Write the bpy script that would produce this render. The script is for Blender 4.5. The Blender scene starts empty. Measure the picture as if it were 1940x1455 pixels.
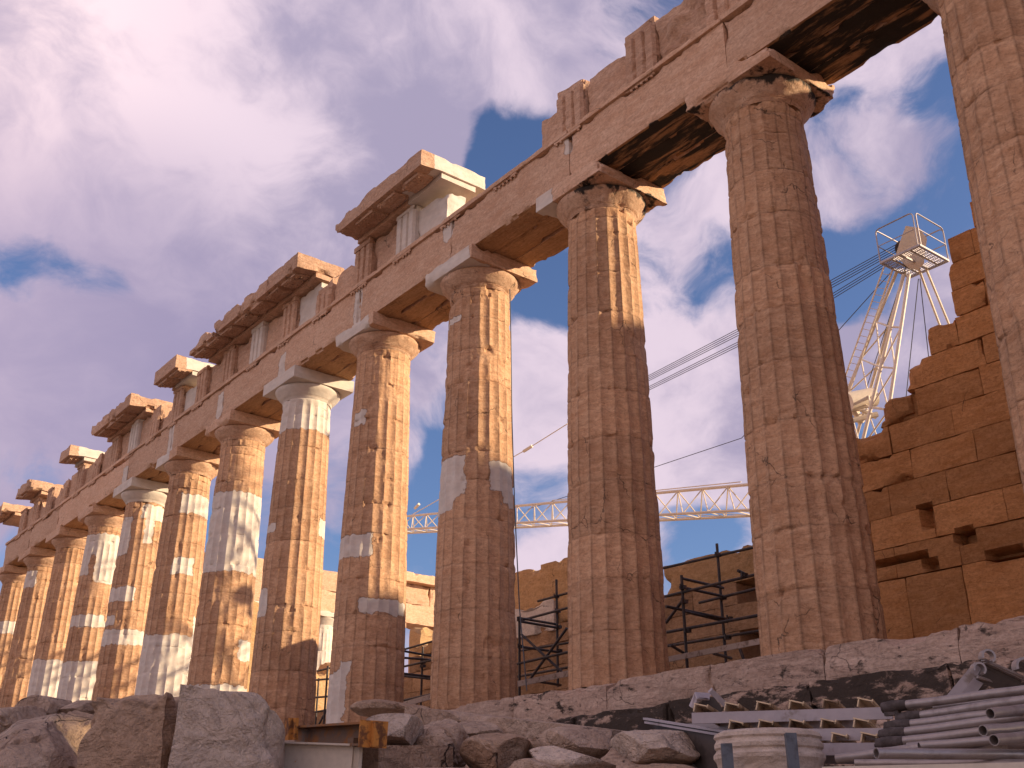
import bpy, bmesh, math, random
import numpy as np
from mathutils import Matrix, Vector
random.seed(7); RNG = np.random.RandomState(11)
sc = bpy.context.scene
COL = sc.collection
R_ = math.radians

# ------------------------------------------------------------------ camera
CAM = np.array([5.2123, -13.3292, -2.4961]); FPX = 2008.99
RM = np.array([[0.6212451705721532, 0.7836150518545649, 0.0013742444264157583],
               [0.3132339483754746, -0.24993669435579485, 0.9161965631891492],
               [-0.7182888914816146, 0.5687522301683444, 0.4007268010161636]])   # right, up, forward
cd = bpy.data.cameras.new('camera'); cam = bpy.data.objects.new('camera', cd); COL.objects.link(cam)
cd.sensor_width = 36; cd.lens = FPX/1940*36; cd.clip_end = 2000; cd.clip_start = .05
cam.matrix_world = Matrix([[RM[0][i], RM[1][i], -RM[2][i], CAM[i]] for i in range(3)] + [[0, 0, 0, 1]])
sc.camera = cam
def ray(u, v):
    d = RM.T @ np.array([(u-970)/FPX, -(v-727.5)/FPX, 1.]); return d/np.linalg.norm(d)
def at(u, v, D): return CAM + ray(u, v)*D
def on_y(u, v, y): d = ray(u, v); return CAM + d*(y-CAM[1])/d[1]

# ------------------------------------------------------------------ light
SUN_AZ, SUN_EL = 45., 16.5        # degrees, azimuth from +x towards +y
sd = bpy.data.lights.new('sun', 'SUN'); so = bpy.data.objects.new('sun', sd); COL.objects.link(so)
sd.energy = 5.0; sd.angle = R_(.6); sd.color = (1., .81, .54)
sv = Vector((math.cos(R_(SUN_AZ))*math.cos(R_(SUN_EL)), math.sin(R_(SUN_AZ))*math.cos(R_(SUN_EL)), math.sin(R_(SUN_EL))))
so.rotation_euler = sv.to_track_quat('Z', 'Y').to_euler(); so.location = (20, 20, 30)
sc.view_settings.view_transform = 'Standard'; sc.view_settings.look = 'None'
sc.view_settings.exposure = 0.72; sc.view_settings.gamma = 1

class NT:
    """tiny node helper"""
    def __init__(s, tree): s.t = tree; s.n = tree.nodes; s.l = tree.links
    def new(s, typ, **kw):
        n = s.n.new(typ)
        for k, v in kw.items(): setattr(n, k, v)
        return n
    def set(s, n, i, v):
        if isinstance(v, bpy.types.NodeSocket): s.l.new(v, n.inputs[i])
        elif v is not None: n.inputs[i].default_value = v
    def math(s, op, a, b=None, c=None, clamp=False):
        n = s.new('ShaderNodeMath', operation=op, use_clamp=clamp)
        s.set(n, 0, a); s.set(n, 1, b); s.set(n, 2, c); return n.outputs[0]
    def vmath(s, op, a, b=None):
        n = s.new('ShaderNodeVectorMath', operation=op); s.set(n, 0, a); s.set(n, 1, b)
        return n.outputs['Value' if op in ('DISTANCE', 'LENGTH', 'DOT_PRODUCT') else 'Vector']
    def noise(s, vec, scale, detail=4, rough=.55, dist=0., lac=2.):
        n = s.new('ShaderNodeTexNoise'); s.set(n, 'Vector', vec); s.set(n, 'Scale', scale); s.set(n, 'Detail', detail)
        s.set(n, 'Roughness', rough); s.set(n, 'Distortion', dist); s.set(n, 'Lacunarity', lac); return n.outputs[0]
    def mr(s, v, a, b, c=0., d=1., smooth=True):
        n = s.new('ShaderNodeMapRange', interpolation_type='SMOOTHSTEP' if smooth else 'LINEAR', clamp=True)
        s.set(n, 0, v); s.set(n, 1, a); s.set(n, 2, b); s.set(n, 3, c); s.set(n, 4, d); return n.outputs[0]
    def mix(s, f, a, b, op='MIX'):
        n = s.new('ShaderNodeMix', data_type='RGBA', blend_type=op)
        s.set(n, 0, f); s.set(n, 6, a if isinstance(a, bpy.types.NodeSocket) else tuple(a)+(1,)*(4-len(a)))
        s.set(n, 7, b if isinstance(b, bpy.types.NodeSocket) else tuple(b)+(1,)*(4-len(b))); return n.outputs[2]
    def scalev(s, vec, xyz):
        return s.vmath('MULTIPLY', vec, tuple(xyz))

# ------------------------------------------------------------------ sky: sky texture behind a broken cloud layer
w = bpy.data.worlds.new('World'); sc.world = w; w.use_nodes = True
T = NT(w.node_tree); T.n.clear()
out = T.new('ShaderNodeOutputWorld'); bg = T.new('ShaderNodeBackground'); T.l.new(bg.outputs[0], out.inputs[0])
sky = T.new('ShaderNodeTexSky', sky_type='NISHITA', sun_disc=False, sun_elevation=R_(SUN_EL), sun_rotation=R_(90-SUN_AZ))
tc = T.new('ShaderNodeTexCoord').outputs['Generated']
SKYHOLES = [ # direction given by where it stands, radius, weight (positive: cloud, negative: clear)
 (150, 525, .055, -.26), (60, 500, .04, -.14), (240, 550, .045, -.2), (490, 490, .045, -.17), (400, 425, .04, -.11), (590, 430, .04, -.1),
 (950, 250, .06, -.24), (960, 310, .05, -.12), (900, 190, .06, -.16), (1000, 340, .06, -.3), (1120, 60, .06, -.10), (850, 10, .05, -.14), (1240, 20, .05, -.08),
 (1020, 600, .10, -.34), (830, 900, .05, -.26), (1010, 920, .05, -.26), (1260, 490, .07, -.16), (1310, 1030, .05, -.24), (1380, 1040, .05, -.2),
 (1450, 330, .06, .12), (1650, 310, .06, .16), (1800, 330, .05, .12), (1700, 60, .08, .08), (1580, 640, .05, .14), (1100, 700, .12, .10), (1650, 180, .05, -.12), (1800, 120, .04, -.1), (1000, 1000, .06, .1), (1250, 420, .05, .14), (1000, 60, .06, .14), (1180, 30, .04, .1), (1590, 230, .05, -.22), (1780, 230, .07, -.22), (1620, 440, .085, -.34), (1750, 400, .07, -.22), (1620, 560, .04, -.2), (1390, 400, .05, -.08), (1300, 250, .05, -.2),
 (300, 200, .30, .20), (650, 150, .16, .15), (110, 330, .03, -.10), (420, 100, .03, -.1), (150, 720, .17, .26), (380, 640, .12, .18), (650, 320, .10, .2), (800, 700, .12, .12), (1320, 800, .16, .26),
 (1700, 330, .075, .26), (1700, 120, .08, .14), (1350, 330, .06, .16), (1720, 640, .10, .24), (1010, 760, .08, .2), (1250, 620, .07, .2), (640, 560, .08, .1), (1050, 1010, .05, .1), (1000, 30, .07, .2), (1060, 130, .05, .08), (1130, 50, .08, .16), (880, 60, .06, .12), (1660, 330, .07, .14), (1720, 150, .05, .16), (350, 560, .04, -.06), (1500, 100, .05, .1), (1010, 200, .03, .06)]
warp = T.new('ShaderNodeTexNoise'); T.set(warp, 'Vector', tc); T.set(warp, 'Scale', 5.); T.set(warp, 'Detail', 3.)
wv = T.vmath('SUBTRACT', warp.outputs['Color'], (.5, .5, .5)); wv = T.scalev(wv, (.17, .17, .17))
dirv = T.vmath('ADD', tc, wv)
flat = T.scalev(dirv, (1, 1, 1.25))
dens = T.noise(flat, 4.2, 10, .60, 0.)
dens2 = T.noise(flat, 1.7, 4, .5, 0.)
dens3 = T.noise(flat, 9.5, 8, .62, 0.)
dens = T.math('ADD', T.math('MULTIPLY', dens, .95), T.math('MULTIPLY_ADD', dens2, .35, -.15))
dens = T.math('ADD', dens, T.math('MULTIPLY_ADD', dens3, .55, -.275))
for (u, v, r, a) in SKYHOLES:
    d = T.vmath('DISTANCE', dirv, tuple(ray(u, v)))
    g = T.mr(d, r*.25, r*1.35, a*(1.0 if a > 0 else 1.05), 0.); dens = T.math('ADD', dens, g)
cover = T.mr(dens, .42, .64)
shade = T.noise(T.scalev(dirv, (1, 1, 1.2)), 5.5, 9, .58, 0.)
shade = T.mr(shade, .36, .62)
thick = T.mr(dens, .55, .95)
lowl = T.vmath('DOT_PRODUCT', tc, tuple(ray(60, 860)))
lowl = T.mr(lowl, .94, .99)
ccol = T.mix(shade, (.25, .22, .315), (.49, .405, .475))
ccol = T.mix(T.math('MULTIPLY', lowl, .75), ccol, (.20, .175, .28))
# unseen clouds facing the colonnade front, brightened and warmed to lift its shade
fill_side = T.vmath('DOT_PRODUCT', tc, tuple(np.array([-.25, -.93, .28])))
gain = T.mr(fill_side, -.05, .85, 1., 2.75)
warmth = T.mix(T.mr(fill_side, -.05, .6), (1, 1, 1), (1., .85, .62))
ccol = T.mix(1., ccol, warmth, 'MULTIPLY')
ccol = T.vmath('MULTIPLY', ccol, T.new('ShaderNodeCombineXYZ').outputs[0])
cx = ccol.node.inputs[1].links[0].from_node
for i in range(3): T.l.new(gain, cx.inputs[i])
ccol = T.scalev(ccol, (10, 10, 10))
scol = T.mix(1., sky.outputs[0], (.60, .68, .95), 'MULTIPLY')
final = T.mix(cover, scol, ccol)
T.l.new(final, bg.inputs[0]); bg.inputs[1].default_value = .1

# ------------------------------------------------------------------ numpy noise
def _h(ix, iy, iz, s):
    n = (ix*374761393 + iy*668265263 + iz*1274126177 + s*974711) & 0xffffffff
    n = ((n ^ (n >> 13))*1274126177) & 0xffffffff
    n = (n ^ (n >> 16)) & 0xffffffff
    return (n & 0xffff)/65535.
def vn(P, s=0):
    P = np.asarray(P, float); i = np.floor(P).astype(np.int64); f = P-i; f = f*f*(3-2*f)
    x, y, z = i[..., 0], i[..., 1], i[..., 2]; fx, fy, fz = f[..., 0], f[..., 1], f[..., 2]
    r = 0
    for a in (0, 1):
        for b in (0, 1):
            for c in (0, 1):
                r = r + _h(x+a, y+b, z+c, s)*(fx if a else 1-fx)*(fy if b else 1-fy)*(fz if c else 1-fz)
    return r
def fbm(P, sc_=1., oc=4, s=0):
    P = np.asarray(P)*sc_; r = 0; a = .5; t = 0
    for k in range(oc): r = r+a*vn(P, s+k*17); t += a; P = P*2.03+3.7; a *= .5
    return r/t
def sst(a, b, x): t = np.clip((x-a)/(b-a), 0, 1); return t*t*(3-2*t)

# ------------------------------------------------------------------ mesh building
class MB:
    def __init__(s): s.v = []; s.f = []; s.m = []; s.n = 0
    def add(s, V, F, mask=None):
        V = np.asarray(V, float).reshape(-1, 3)
        s.v.append(V)
        if mask is None: mask = np.tile([0, 0, .5], (len(V), 1))
        s.m.append(np.asarray(mask, float)); o = s.n
        if isinstance(F, np.ndarray): s.f += (F+o).tolist()
        else: s.f += [[i+o for i in f] for f in F]
        s.n += len(V)
    def build(s, name, mat, parent=None, smooth=False, ang=40):
        V = np.concatenate(s.v); M = np.concatenate(s.m)
        me = bpy.data.meshes.new(name); me.from_pydata(V.tolist(), [], s.f)
        at_ = me.attributes.new('mask', 'FLOAT_COLOR', 'POINT')
        buf = np.ones((len(V), 4), np.float32); buf[:, :3] = M; at_.data.foreach_set('color', buf.ravel())
        me.validate()
        if smooth:
            me.polygons.foreach_set('use_smooth', np.ones(len(me.polygons), bool)); me.set_sharp_from_angle(angle=R_(ang))
        o = bpy.data.objects.new(name, me); COL.objects.link(o)
        for m in (mat if isinstance(mat, (list, tuple)) else [mat]): me.materials.append(m)
        if parent is not None:
            o.parent = parent
            M4 = Matrix.Identity(4)
            loc = parent.location if parent.type == 'EMPTY' else Vector((0, 0, 0))
            o.matrix_parent_inverse = Matrix.Translation(-loc)
        return o
def thing(name, label, cat, loc=(0, 0, 0), group=None):
    o = bpy.data.objects.new(name, None); COL.objects.link(o); o.location = tuple(float(c) for c in loc); o.empty_display_size = .3
    return tag(o, label, cat, group)
def tag(o, label, cat, group=None, kind=None):
    if label: o['label'] = label
    if cat: o['category'] = cat
    if group: o['group'] = group
    if kind: o['kind'] = kind
    return o

def block(lo, hi, res=.12, amp=.006, chip=.05, seed=0, chipw=.10, tone=.5, mb=None, M=None, patch=None, crust=0., topchip=0., shear=None):
    """weathered rectangular stone"""
    lo = np.array(lo, float); hi = np.array(hi, float); size = hi-lo
    n = np.maximum(2, np.ceil(size/res).astype(int)); n = np.minimum(n, 90)
    pts = []; quads = []; off = 0
    for ax in range(3):
        b, c = [(1, 2), (2, 0), (0, 1)][ax]
        for side in (0, 1):
            I, J = np.meshgrid(np.arange(n[b]+1), np.arange(n[c]+1), indexing='ij')
            G = np.zeros(I.shape+(3,), int); G[..., b] = I; G[..., c] = J; G[..., ax] = side*n[ax]
            idx = np.arange(I.size).reshape(I.shape)+off
            q = np.stack([idx[:-1, :-1], idx[1:, :-1], idx[1:, 1:], idx[:-1, 1:]], -1).reshape(-1, 4)
            if side == 0: q = q[:, ::-1]
            pts.append(G.reshape(-1, 3)); quads.append(q); off += I.size
    G = np.concatenate(pts); Q = np.concatenate(quads)
    U, inv = np.unique(G, axis=0, return_inverse=True); inv = inv.reshape(-1); Q = inv[Q]
    P = lo + U/n*size
    so_ = np.array([seed*3.17 % 97, seed*7.3 % 89, seed*1.9 % 83])
    dl = P-lo; dh = hi-P; dm = np.minimum(dl, dh); srt = np.sort(dm, axis=1); e = srt[:, 1]
    inward = np.where(dl < dh, 1., -1.)
    near = np.clip(1-dm/chipw, 0, 1)
    nz = fbm(P+so_, 2.2, 4, seed % 50); nz2 = fbm(P+so_, 7., 3, 5)
    c = (chip*sst(.48, .74, nz)*1.3 + .005*nz2*min(1, chip*20))*np.clip(1-e/chipw, 0, 1)
    D = inward*near*c[:, None]
    ax0 = (dm <= 1e-9)
    surf = (fbm(P+so_, 3.1, 4, 9)-.5)*2*amp
    D = D - np.where(ax0, -inward, 0)*(-surf[:, None])
    P2 = P + D
    if topchip > 0:
        h = (fbm(np.stack([P[:, 0], P[:, 1], P[:, 0]*0], 1)+so_, 1.3, 4, 3)); h = sst(.38, .72, h)*topchip
        t = (P[:, 2]-lo[2])/size[2]; P2[:, 2] -= h*t*t
    if shear is not None: P2 = shear(P2)
    mask = np.zeros((len(P), 3)); mask[:, 2] = tone
    mask[:, 1] = crust
    if patch is not None:
        (px0, px1, pz0, pz1) = patch
        sdf = np.minimum(np.minimum(P[:, 0]-px0, px1-P[:, 0]), np.minimum(P[:, 2]-pz0, pz1-P[:, 2]))
        mask[:, 0] = np.clip(sdf*1.0+.5, 0, 1)
    if M is not None: P2 = P2 @ np.array(M.to_3x3()).T + np.array(M.translation)
    if mb is None: mb = MB()
    mb.add(P2, Q, mask); return mb
def tube(mb, pts, r, n=8, mask=None, cap=True):
    pts = [np.array(p, float) for p in pts]; rings = []
    up = None
    for i, p in enumerate(pts):
        a = pts[max(0, i-1)]; b = pts[min(len(pts)-1, i+1)]; t = (b-a)/max(1e-9, np.linalg.norm(b-a))
        if up is None: up = np.array([0, 0, 1.]) if abs(t[2]) < .9 else np.array([1., 0, 0])
        x = np.cross(up, t); x /= np.linalg.norm(x); y = np.cross(t, x); up = y
        rr = r[i] if isinstance(r, (list, tuple)) else r
        an = np.arange(n)*2*math.pi/n
        rings.append(p + rr*(np.cos(an)[:, None]*x + np.sin(an)[:, None]*y))
    V = np.concatenate(rings); F = []
    for i in range(len(pts)-1):
        for k in range(n): F.append([i*n+k, i*n+(k+1) % n, (i+1)*n+(k+1) % n, (i+1)*n+k])
    if cap: F.append(list(range(n))[::-1]); F.append([(len(pts)-1)*n+k for k in range(n)])
    mb.add(V, F); return mb
def bar(mb, a, b, w_, h_, upv=(0, 0, 1)):
    """rectangular bar from a to b"""
    a = np.array(a, float); b = np.array(b, float); t = (b-a)/np.linalg.norm(b-a); up = np.array(upv, float)
    x = np.cross(t, up); x /= np.linalg.norm(x); y = np.cross(x, t)
    V = [p+sx*x*w_/2+sy*y*h_/2 for p in (a, b) for sx, sy in ((-1, -1), (1, -1), (1, 1), (-1, 1))]
    mb.add(V, [[3, 2, 1, 0], [4, 5, 6, 7], [0, 1, 5, 4], [1, 2, 6, 5], [2, 3, 7, 6], [3, 0, 4, 7]]); return mb
def lathe(mb, prof, c, n=48, jit=0., seed=0, mask=None):
    """prof: list of (r,z); c: centre"""
    prof = np.array(prof, float); th = np.arange(n)*2*math.pi/n
    Rr = prof[:, 0][:, None]*np.ones(n); Z = prof[:, 1][:, None]*np.ones(n)
    P = np.stack([c[0]+Rr*np.cos(th), c[1]+Rr*np.sin(th), c[2]+Z], -1)
    if jit:
        nn = fbm(P+seed*1.7, 3.5, 4, seed); d = (-jit*sst(.5, .78, nn)*2 - .3*jit*(fbm(P, 14., 2, 3)-.5))
        P[..., 0] += np.cos(th)*d; P[..., 1] += np.sin(th)*d
    m = len(prof); idx = np.arange(m*n).reshape(m, n); nx = np.roll(idx, -1, 1)
    F = np.stack([idx[:-1], nx[:-1], nx[1:], idx[1:]], -1).reshape(-1, 4)
    mb.add(P.reshape(-1, 3), F, mask); return mb

# ------------------------------------------------------------------ materials
def new_mat(name):
    m = bpy.data.materials.new(name); m.use_nodes = True; t = NT(m.node_tree); t.n.clear()
    o = t.new('ShaderNodeOutputMaterial'); b = t.new('ShaderNodeBsdfPrincipled'); t.l.new(b.outputs[0], o.inputs[0]); return m, t, b
def stone(name, c1, c2, c3, newc=(.66, .575, .50), crustc=(.035, .026, .02), rough=.85, bump=.55, vein=(1, 1, 3.2), stain=.35, crust_t=.0, fine=1., cvec=(1, 1, .7), crack=(1.3, .014, .56), ridamt=.62):
    m, t, b = new_mat(name)
    pos = t.new('ShaderNodeNewGeometry').outputs['Position']
    att = t.new('ShaderNodeAttribute', attribute_name='mask'); sep = t.new('ShaderNodeSeparateColor'); t.l.new(att.outputs['Color'], sep.inputs[0])
    mR, mG, mB = sep.outputs
    big = t.mr(t.noise(pos, .55, 3, .5), .3, .7)
    vn_ = t.mr(t.noise(t.scalev(pos, vein), 1.5, 7, .62, .5), .32, .68)
    fin = t.noise(pos, 16.*fine, 5, .65)
    col = t.mix(big, c1, c2); col = t.mix(t.math('MULTIPLY', vn_, .6), col, c3)
    # flowing rusty veins
    rid = t.noise(t.scalev(pos, (vein[0], vein[1], vein[2]*1.3)), 1.9, 6, .6, 1.1)
    rid = t.math('ABSOLUTE', t.math('SUBTRACT', rid, .5)); rid = t.mr(rid, 0., .022, 1., 0.)
    col = t.mix(t.math('MULTIPLY', rid, ridamt), col, tuple(x*.55 for x in c2))
    col = t.mix(t.math('MULTIPLY', t.mr(fin, .38, .66), .42), col, tuple(x*.6 for x in c2))
    wash = t.mr(t.noise(t.scalev(pos, vein), 4.5, 6, .65, .3), .5, .68); col = t.mix(t.math('MULTIPLY', wash, .38), col, tuple(min(1, x*1.25) for x in c3))
    col = t.mix(t.mr(t.noise(pos, 60., 3, .7), .3, .75, 0, .22), col, tuple(min(1, x*1.35) for x in c1))
    # per block tone
    tf = t.mr(mB, 0., 1., .62, 1.38, False); cmb = t.new('ShaderNodeCombineXYZ')
    for i in range(3): t.l.new(tf, cmb.inputs[i])
    col = t.vmath('MULTIPLY', col, cmb.outputs[0])
    # soot crust where the attribute says so, broken up by noise, plus a little everywhere
    cr = t.noise(t.scalev(pos, cvec), 2.6, 7, .66, .3)
    cr = t.math('ADD', cr, t.math('MULTIPLY', mG, .5)); cr = t.mr(cr, .74-crust_t, .86-crust_t)
    pit = t.noise(t.scalev(pos, (1, 1, .6)), 9., 4, .6); pit = t.math('ADD', pit, t.math('MULTIPLY', mG, .12)); pit = t.mr(pit, .70, .76, 0, stain)
    crm = t.math('MAXIMUM', cr, pit)
    # hairline cracks
    wn = t.new('ShaderNodeTexNoise'); t.set(wn, 'Vector', pos); t.set(wn, 'Scale', 2.2); t.set(wn, 'Detail', 5.)
    wp = t.vmath('ADD', pos, t.scalev(t.vmath('SUBTRACT', wn.outputs['Color'], (.5, .5, .5)), (.55, .55, .55)))
    vo = t.new('ShaderNodeTexVoronoi', feature='DISTANCE_TO_EDGE'); t.set(vo, 'Vector', t.scalev(wp, (1, 1, .8))); t.set(vo, 'Scale', crack[0])
    ck = t.mr(vo.outputs['Distance'], 0., crack[1], 1., 0.); ck = t.math('MULTIPLY', ck, t.mr(t.noise(pos, 1.1, 4, .6), crack[2], crack[2]+.08))
    crm = t.math('MAXIMUM', crm, t.math('MULTIPLY', ck, .8))
    col = t.mix(crm, col, crustc)
    # new white marble inserts with ragged edge
    nw = t.noise(pos, 3.2, 5, .6, .3); nw = t.math('MULTIPLY', t.math('SUBTRACT', nw, .5), .38)
    sdf = t.math('ADD', t.math('SUBTRACT', mR, .5), nw); has = t.math('GREATER_THAN', mR, .02)
    nwm = t.math('MULTIPLY', t.mr(sdf, -.006, .006), has)
    edge = t.math('MULTIPLY', t.mr(t.math('ABSOLUTE', sdf), 0., .018, 1., 0.), has)
    ncol = t.mix(t.mr(t.noise(t.scalev(pos, (1, 1, 2)), 3., 6, .6), .3, .7), newc, tuple(x*.82 for x in newc))
    ncol = t.mix(t.math('MULTIPLY', vn_, .16), ncol, c1)
    col = t.mix(nwm, col, ncol)
    col = t.mix(t.math('MULTIPLY', edge, .55), col, tuple(x*.35 for x in c2))
    t.l.new(col, b.inputs['Base Color']); b.inputs['Roughness'].default_value = rough
    b.inputs['Specular IOR Level'].default_value = .25
    h = t.math('ADD', t.math('MULTIPLY', fin, .5), t.math('MULTIPLY', t.noise(pos, 5., 5, .6, .4), 1.2))
    h = t.math('ADD', h, t.math('MULTIPLY', t.noise(pos, 55., 3, .7), .16))
    h = t.math('SUBTRACT', h, t.math('MULTIPLY', crm, .25)); h = t.math('SUBTRACT', h, t.math('MULTIPLY', rid, .12*ridamt))
    h = t.math('SUBTRACT', h, t.math('MULTIPLY', edge, .3))
    h = t.math('MULTIPLY', h, t.math('SUBTRACT', 1., t.math('MULTIPLY', nwm, .6)))
    bp = t.new('ShaderNodeBump'); bp.inputs['Strength'].default_value = bump; bp.inputs['Distance'].default_value = .05
    t.l.new(h, bp.inputs['Height']); t.l.new(bp.outputs[0], b.inputs['Normal'])
    return m
M_col = stone('column_marble', (.53, .292, .163), (.41, .212, .112), (.61, .385, .24), crust_t=-.02, stain=.5, bump=.55)
M_arch = stone('architrave_marble', (.56, .335, .215), (.47, .265, .16), (.62, .425, .30), crust_t=-.04, stain=.5, bump=.45)
M_frz = stone('frieze_marble', (.54, .32, .205), (.43, .235, .145), (.62, .42, .30), stain=.7, bump=.7, crust_t=.01)
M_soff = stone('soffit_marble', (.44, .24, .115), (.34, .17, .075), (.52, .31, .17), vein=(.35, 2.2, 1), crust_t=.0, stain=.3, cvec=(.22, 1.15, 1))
M_cella = stone('cella_stone', (.46, .21, .078), (.35, .15, .052), (.54, .28, .125), stain=.25, crust_t=-.05, bump=.45)
M_low = stone('low_wall_stone', (.34, .20, .11), (.25, .14, .072), (.42, .27, .165), stain=.5, crust_t=.02)
M_sand = stone('sandy_wall_stone', (.46, .28, .135), (.38, .215, .095), (.52, .34, .19), stain=.4, crust_t=-.04, bump=.6)
M_step = stone('step_marble', (.46, .31, .235), (.35, .23, .17), (.54, .395, .31), crustc=(.05, .035, .027), stain=.8, crust_t=.03, bump=.8, cvec=(1.3, 1.3, 3.0), crack=(1.6, .014, .48), vein=(.7, .7, 3.6))
M_rock = stone('boulder_marble', (.52, .36, .26), (.38, .25, .18), (.63, .47, .36), stain=.5, vein=(1, 1, 1.6), crust_t=-.01, bump=1.7, ridamt=.3, crack=(2.2, .012, .54))
M_rockg = stone('grey_marble', (.60, .45, .35), (.47, .34, .26), (.70, .56, .45), stain=.5, vein=(1, 1, 1.3), crust_t=-.02, bump=1.7, ridamt=.3, crack=(2.2, .012, .54))
M_rockt = stone('tan_limestone', (.48, .31, .205), (.36, .225, .15), (.57, .40, .28), stain=.4, vein=(.8, .8, 2.5), crust_t=-.02, bump=1.7, ridamt=.3, crack=(2.2, .012, .54))
M_base = stone('base_marble', (.54, .42, .34), (.42, .32, .25), (.64, .52, .43), stain=.6, bump=.6, ridamt=.2, crack=(2., .01, .7))
M_ground = stone('bedrock_ground', (.38, .29, .215), (.30, .22, .16), (.45, .36, .28), stain=.4, vein=(1, 1, 1), bump=.8)
M_new = stone('fresh_marble', (.60, .52, .46), (.54, .46, .40), (.64, .58, .53), stain=.1, crust_t=-.2)
def metal(name, c, rough=.5, metallic=.0, c2=None, scale=12., thr=(.5, .65), bump=.15, amt=1.):
    m, t, b = new_mat(name); pos = t.new('ShaderNodeNewGeometry').outputs['Position']
    n = t.noise(pos, scale, 6, .65); f = t.mr(n, thr[0], thr[1], 0, amt)
    n2 = t.mr(t.noise(pos, scale*3.7, 4, .6), .3, .7, 0, .35)
    base = t.mix(n2, c, tuple(x*.7 for x in c))
    col = t.mix(f, base, c2 if c2 else tuple(x*.7 for x in c)); t.l.new(col, b.inputs['Base Color'])
    b.inputs['Roughness'].default_value = rough; b.inputs['Metallic'].default_value = metallic
    bp = t.new('ShaderNodeBump'); bp.inputs['Strength'].default_value = bump; bp.inputs['Distance'].default_value = .002
    t.l.new(t.noise(pos, scale*4, 3, .5), bp.inputs['Height']); t.l.new(bp.outputs[0], b.inputs['Normal']); return m
M_crane = metal('cream_crane_paint', (.72, .60, .47), .5, 0, (.50, .36, .24), 3., (.6, .8))
M_dark = metal('dark_scaffold_steel', (.045, .038, .04), .55, .3, (.10, .06, .045), 9.)
M_cable = metal('steel_cable', (.06, .06, .07), .5, .3)
M_galv = metal('galvanised_steel', (.36, .30, .28), .38, .45, (.10, .07, .06), 10., (.5, .75), .3, .5)
M_galv2 = metal('grimy_coupler_steel', (.10, .075, .07), .7, .25, (.05, .035, .03), 20., (.4, .6), .5)
M_grey = metal('pale_grey_painted_metal', (.40, .345, .36), .5, 0, (.22, .17, .15), 6., (.58, .7))
M_alu = metal('brushed_tread_metal', (.60, .45, .29), .45, .4, (.2, .13, .08), 8.)
M_trough = metal('dark_sheet_metal', (.085, .065, .058), .6, .1, (.04, .03, .026), 4.)
M_post = metal('blue_grey_steel_post', (.12, .13, .15), .5, .3, (.07, .07, .08), 14.)
M_rust = metal('rusted_steel', (.20, .125, .08), .8, .1, (.30, .12, .03), 10., (.42, .6), .6)
M_orange = metal('orange_rust_steel', (.55, .22, .04), .8, 0, (.16, .06, .02), 18., (.45, .6), .6)
M_cream = metal('cream_painted_beam', (.62, .53, .43), .55, 0, (.50, .20, .04), 9., (.66, .72), .3)
M_plank = metal('worn_scaffold_board', (.44, .35, .30), .7, 0, (.2, .14, .11), 6.)

# ------------------------------------------------------------------ columns
S = 4.29; H_SH = 9.56; H_EC = 9.91; H_CAP = 10.26; RB, RT = .912, .715
def rad(z): t = z/H_SH; return RB+(RT-RB)*t+.068*t*(1-t)
PATCH = {3: [(-2.6, -.95, 4.42, 5.32), (-2.6, -1.3, 4.1, 5.0), (-.25, .63, 4.55, 5.2), (.1, .8, 4.25, 4.9), (-2.2, -1.25, 8.66, 8.84)],
 4: [(-2.6, -.6, 3.95, 4.5), (-.9, .9, 2.56, 2.92), (-2.6, -1.1, -.2, 1.25), (-1.3, -1., 1.1, 1.45), (-1.7, -1.1, 7.4, 7.8)],
 5: [(-4, 4, 8.55, 9.7), (-2.6, -1.2, 5.55, 5.78), (-2.6, -1.3, 3.2, 3.95), (.5, 1.6, 5.5, 6.)],
 6: [(-4, 4, 5.2, 7.75), (-2.6, 1.6, 1.2, 1.85), (.2, 1.5, 2.6, 3.2)],
 7: [(-.7, 1.5, 8.05, 8.75), (-.66, .3, 5.9, 6.5), (-2.6, 1.5, 1.6, 3.9), (.6, 1.5, 3.6, 4.6)],
 8: [(-.5, 1.5, 8.87, 9.45), (-2.6, -.2, 5.7, 6.25), (-2.6, -1, 4.85, 5.2), (-2.6, .55, 4.16, 4.7), (-2.6, -.9, 7.4, 8.9), (-.2, .3, 7.9, 8.9)],
 12: [(-2.6, .2, 7., 7.6)], 9: [(-2.6, .73, 8.3, 9.2), (-2.6, .3, 5.4, 5.9), (-.6, 1.4, 7.2, 8.5), (-2.6, -1, 7.5, 8.4), (-2.6, 1.5, 1.4, 4.1)],
 10: [(-2.6, 1.5, 1.5, 4.7)], 11: [(-2.6, -.6, 8.5, 9.3)]}
WORN = {4: [(-1.3, .1, 1.85, 2.52, .055), (-1.0, .9, 8.0, 9.3, .03)], 5: [(-1.0, .4, -.1, .55, .06)], 3: [(-.3, .5, 7.1, 7.7, .05)],
 1: [(-.9, .6, 6.2, 9.3, .055)], 2: [(-.3, .9, 6.2, 6.7, .04)], 6: [(-.9, .3, 4.2, 5.0, .05), (-.9, .8, 8.0, 9.4, .045)], 0: [(-1.9, -1.3, 2, 8, .04)],
 9: [(-1.2, .8, 6.6, 7.3, .045)], 7: [(-1.2, .2, 2.9, 3.3, .04)]}
DRUMS = {3: [0, 1.0, 1.98, 2.92, 3.9, 4.75, 5.42, 6.3, 7.1, 7.9, 8.72, 9.28, 9.5], 4: [0, .95, 1.8, 2.55, 3.4, 4.5, 5.25, 5.95, 6.7, 7.55, 8.5, 9.28, 9.5]}
def drums(k):
    if k in DRUMS: return DRUMS[k]
    rr = np.random.RandomState(100+k); d = [0]
    for j in range(10): d.append(9.28*(j+1)/10.4 + rr.uniform(-.12, .12))
    return d+[9.28, 9.5]
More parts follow.
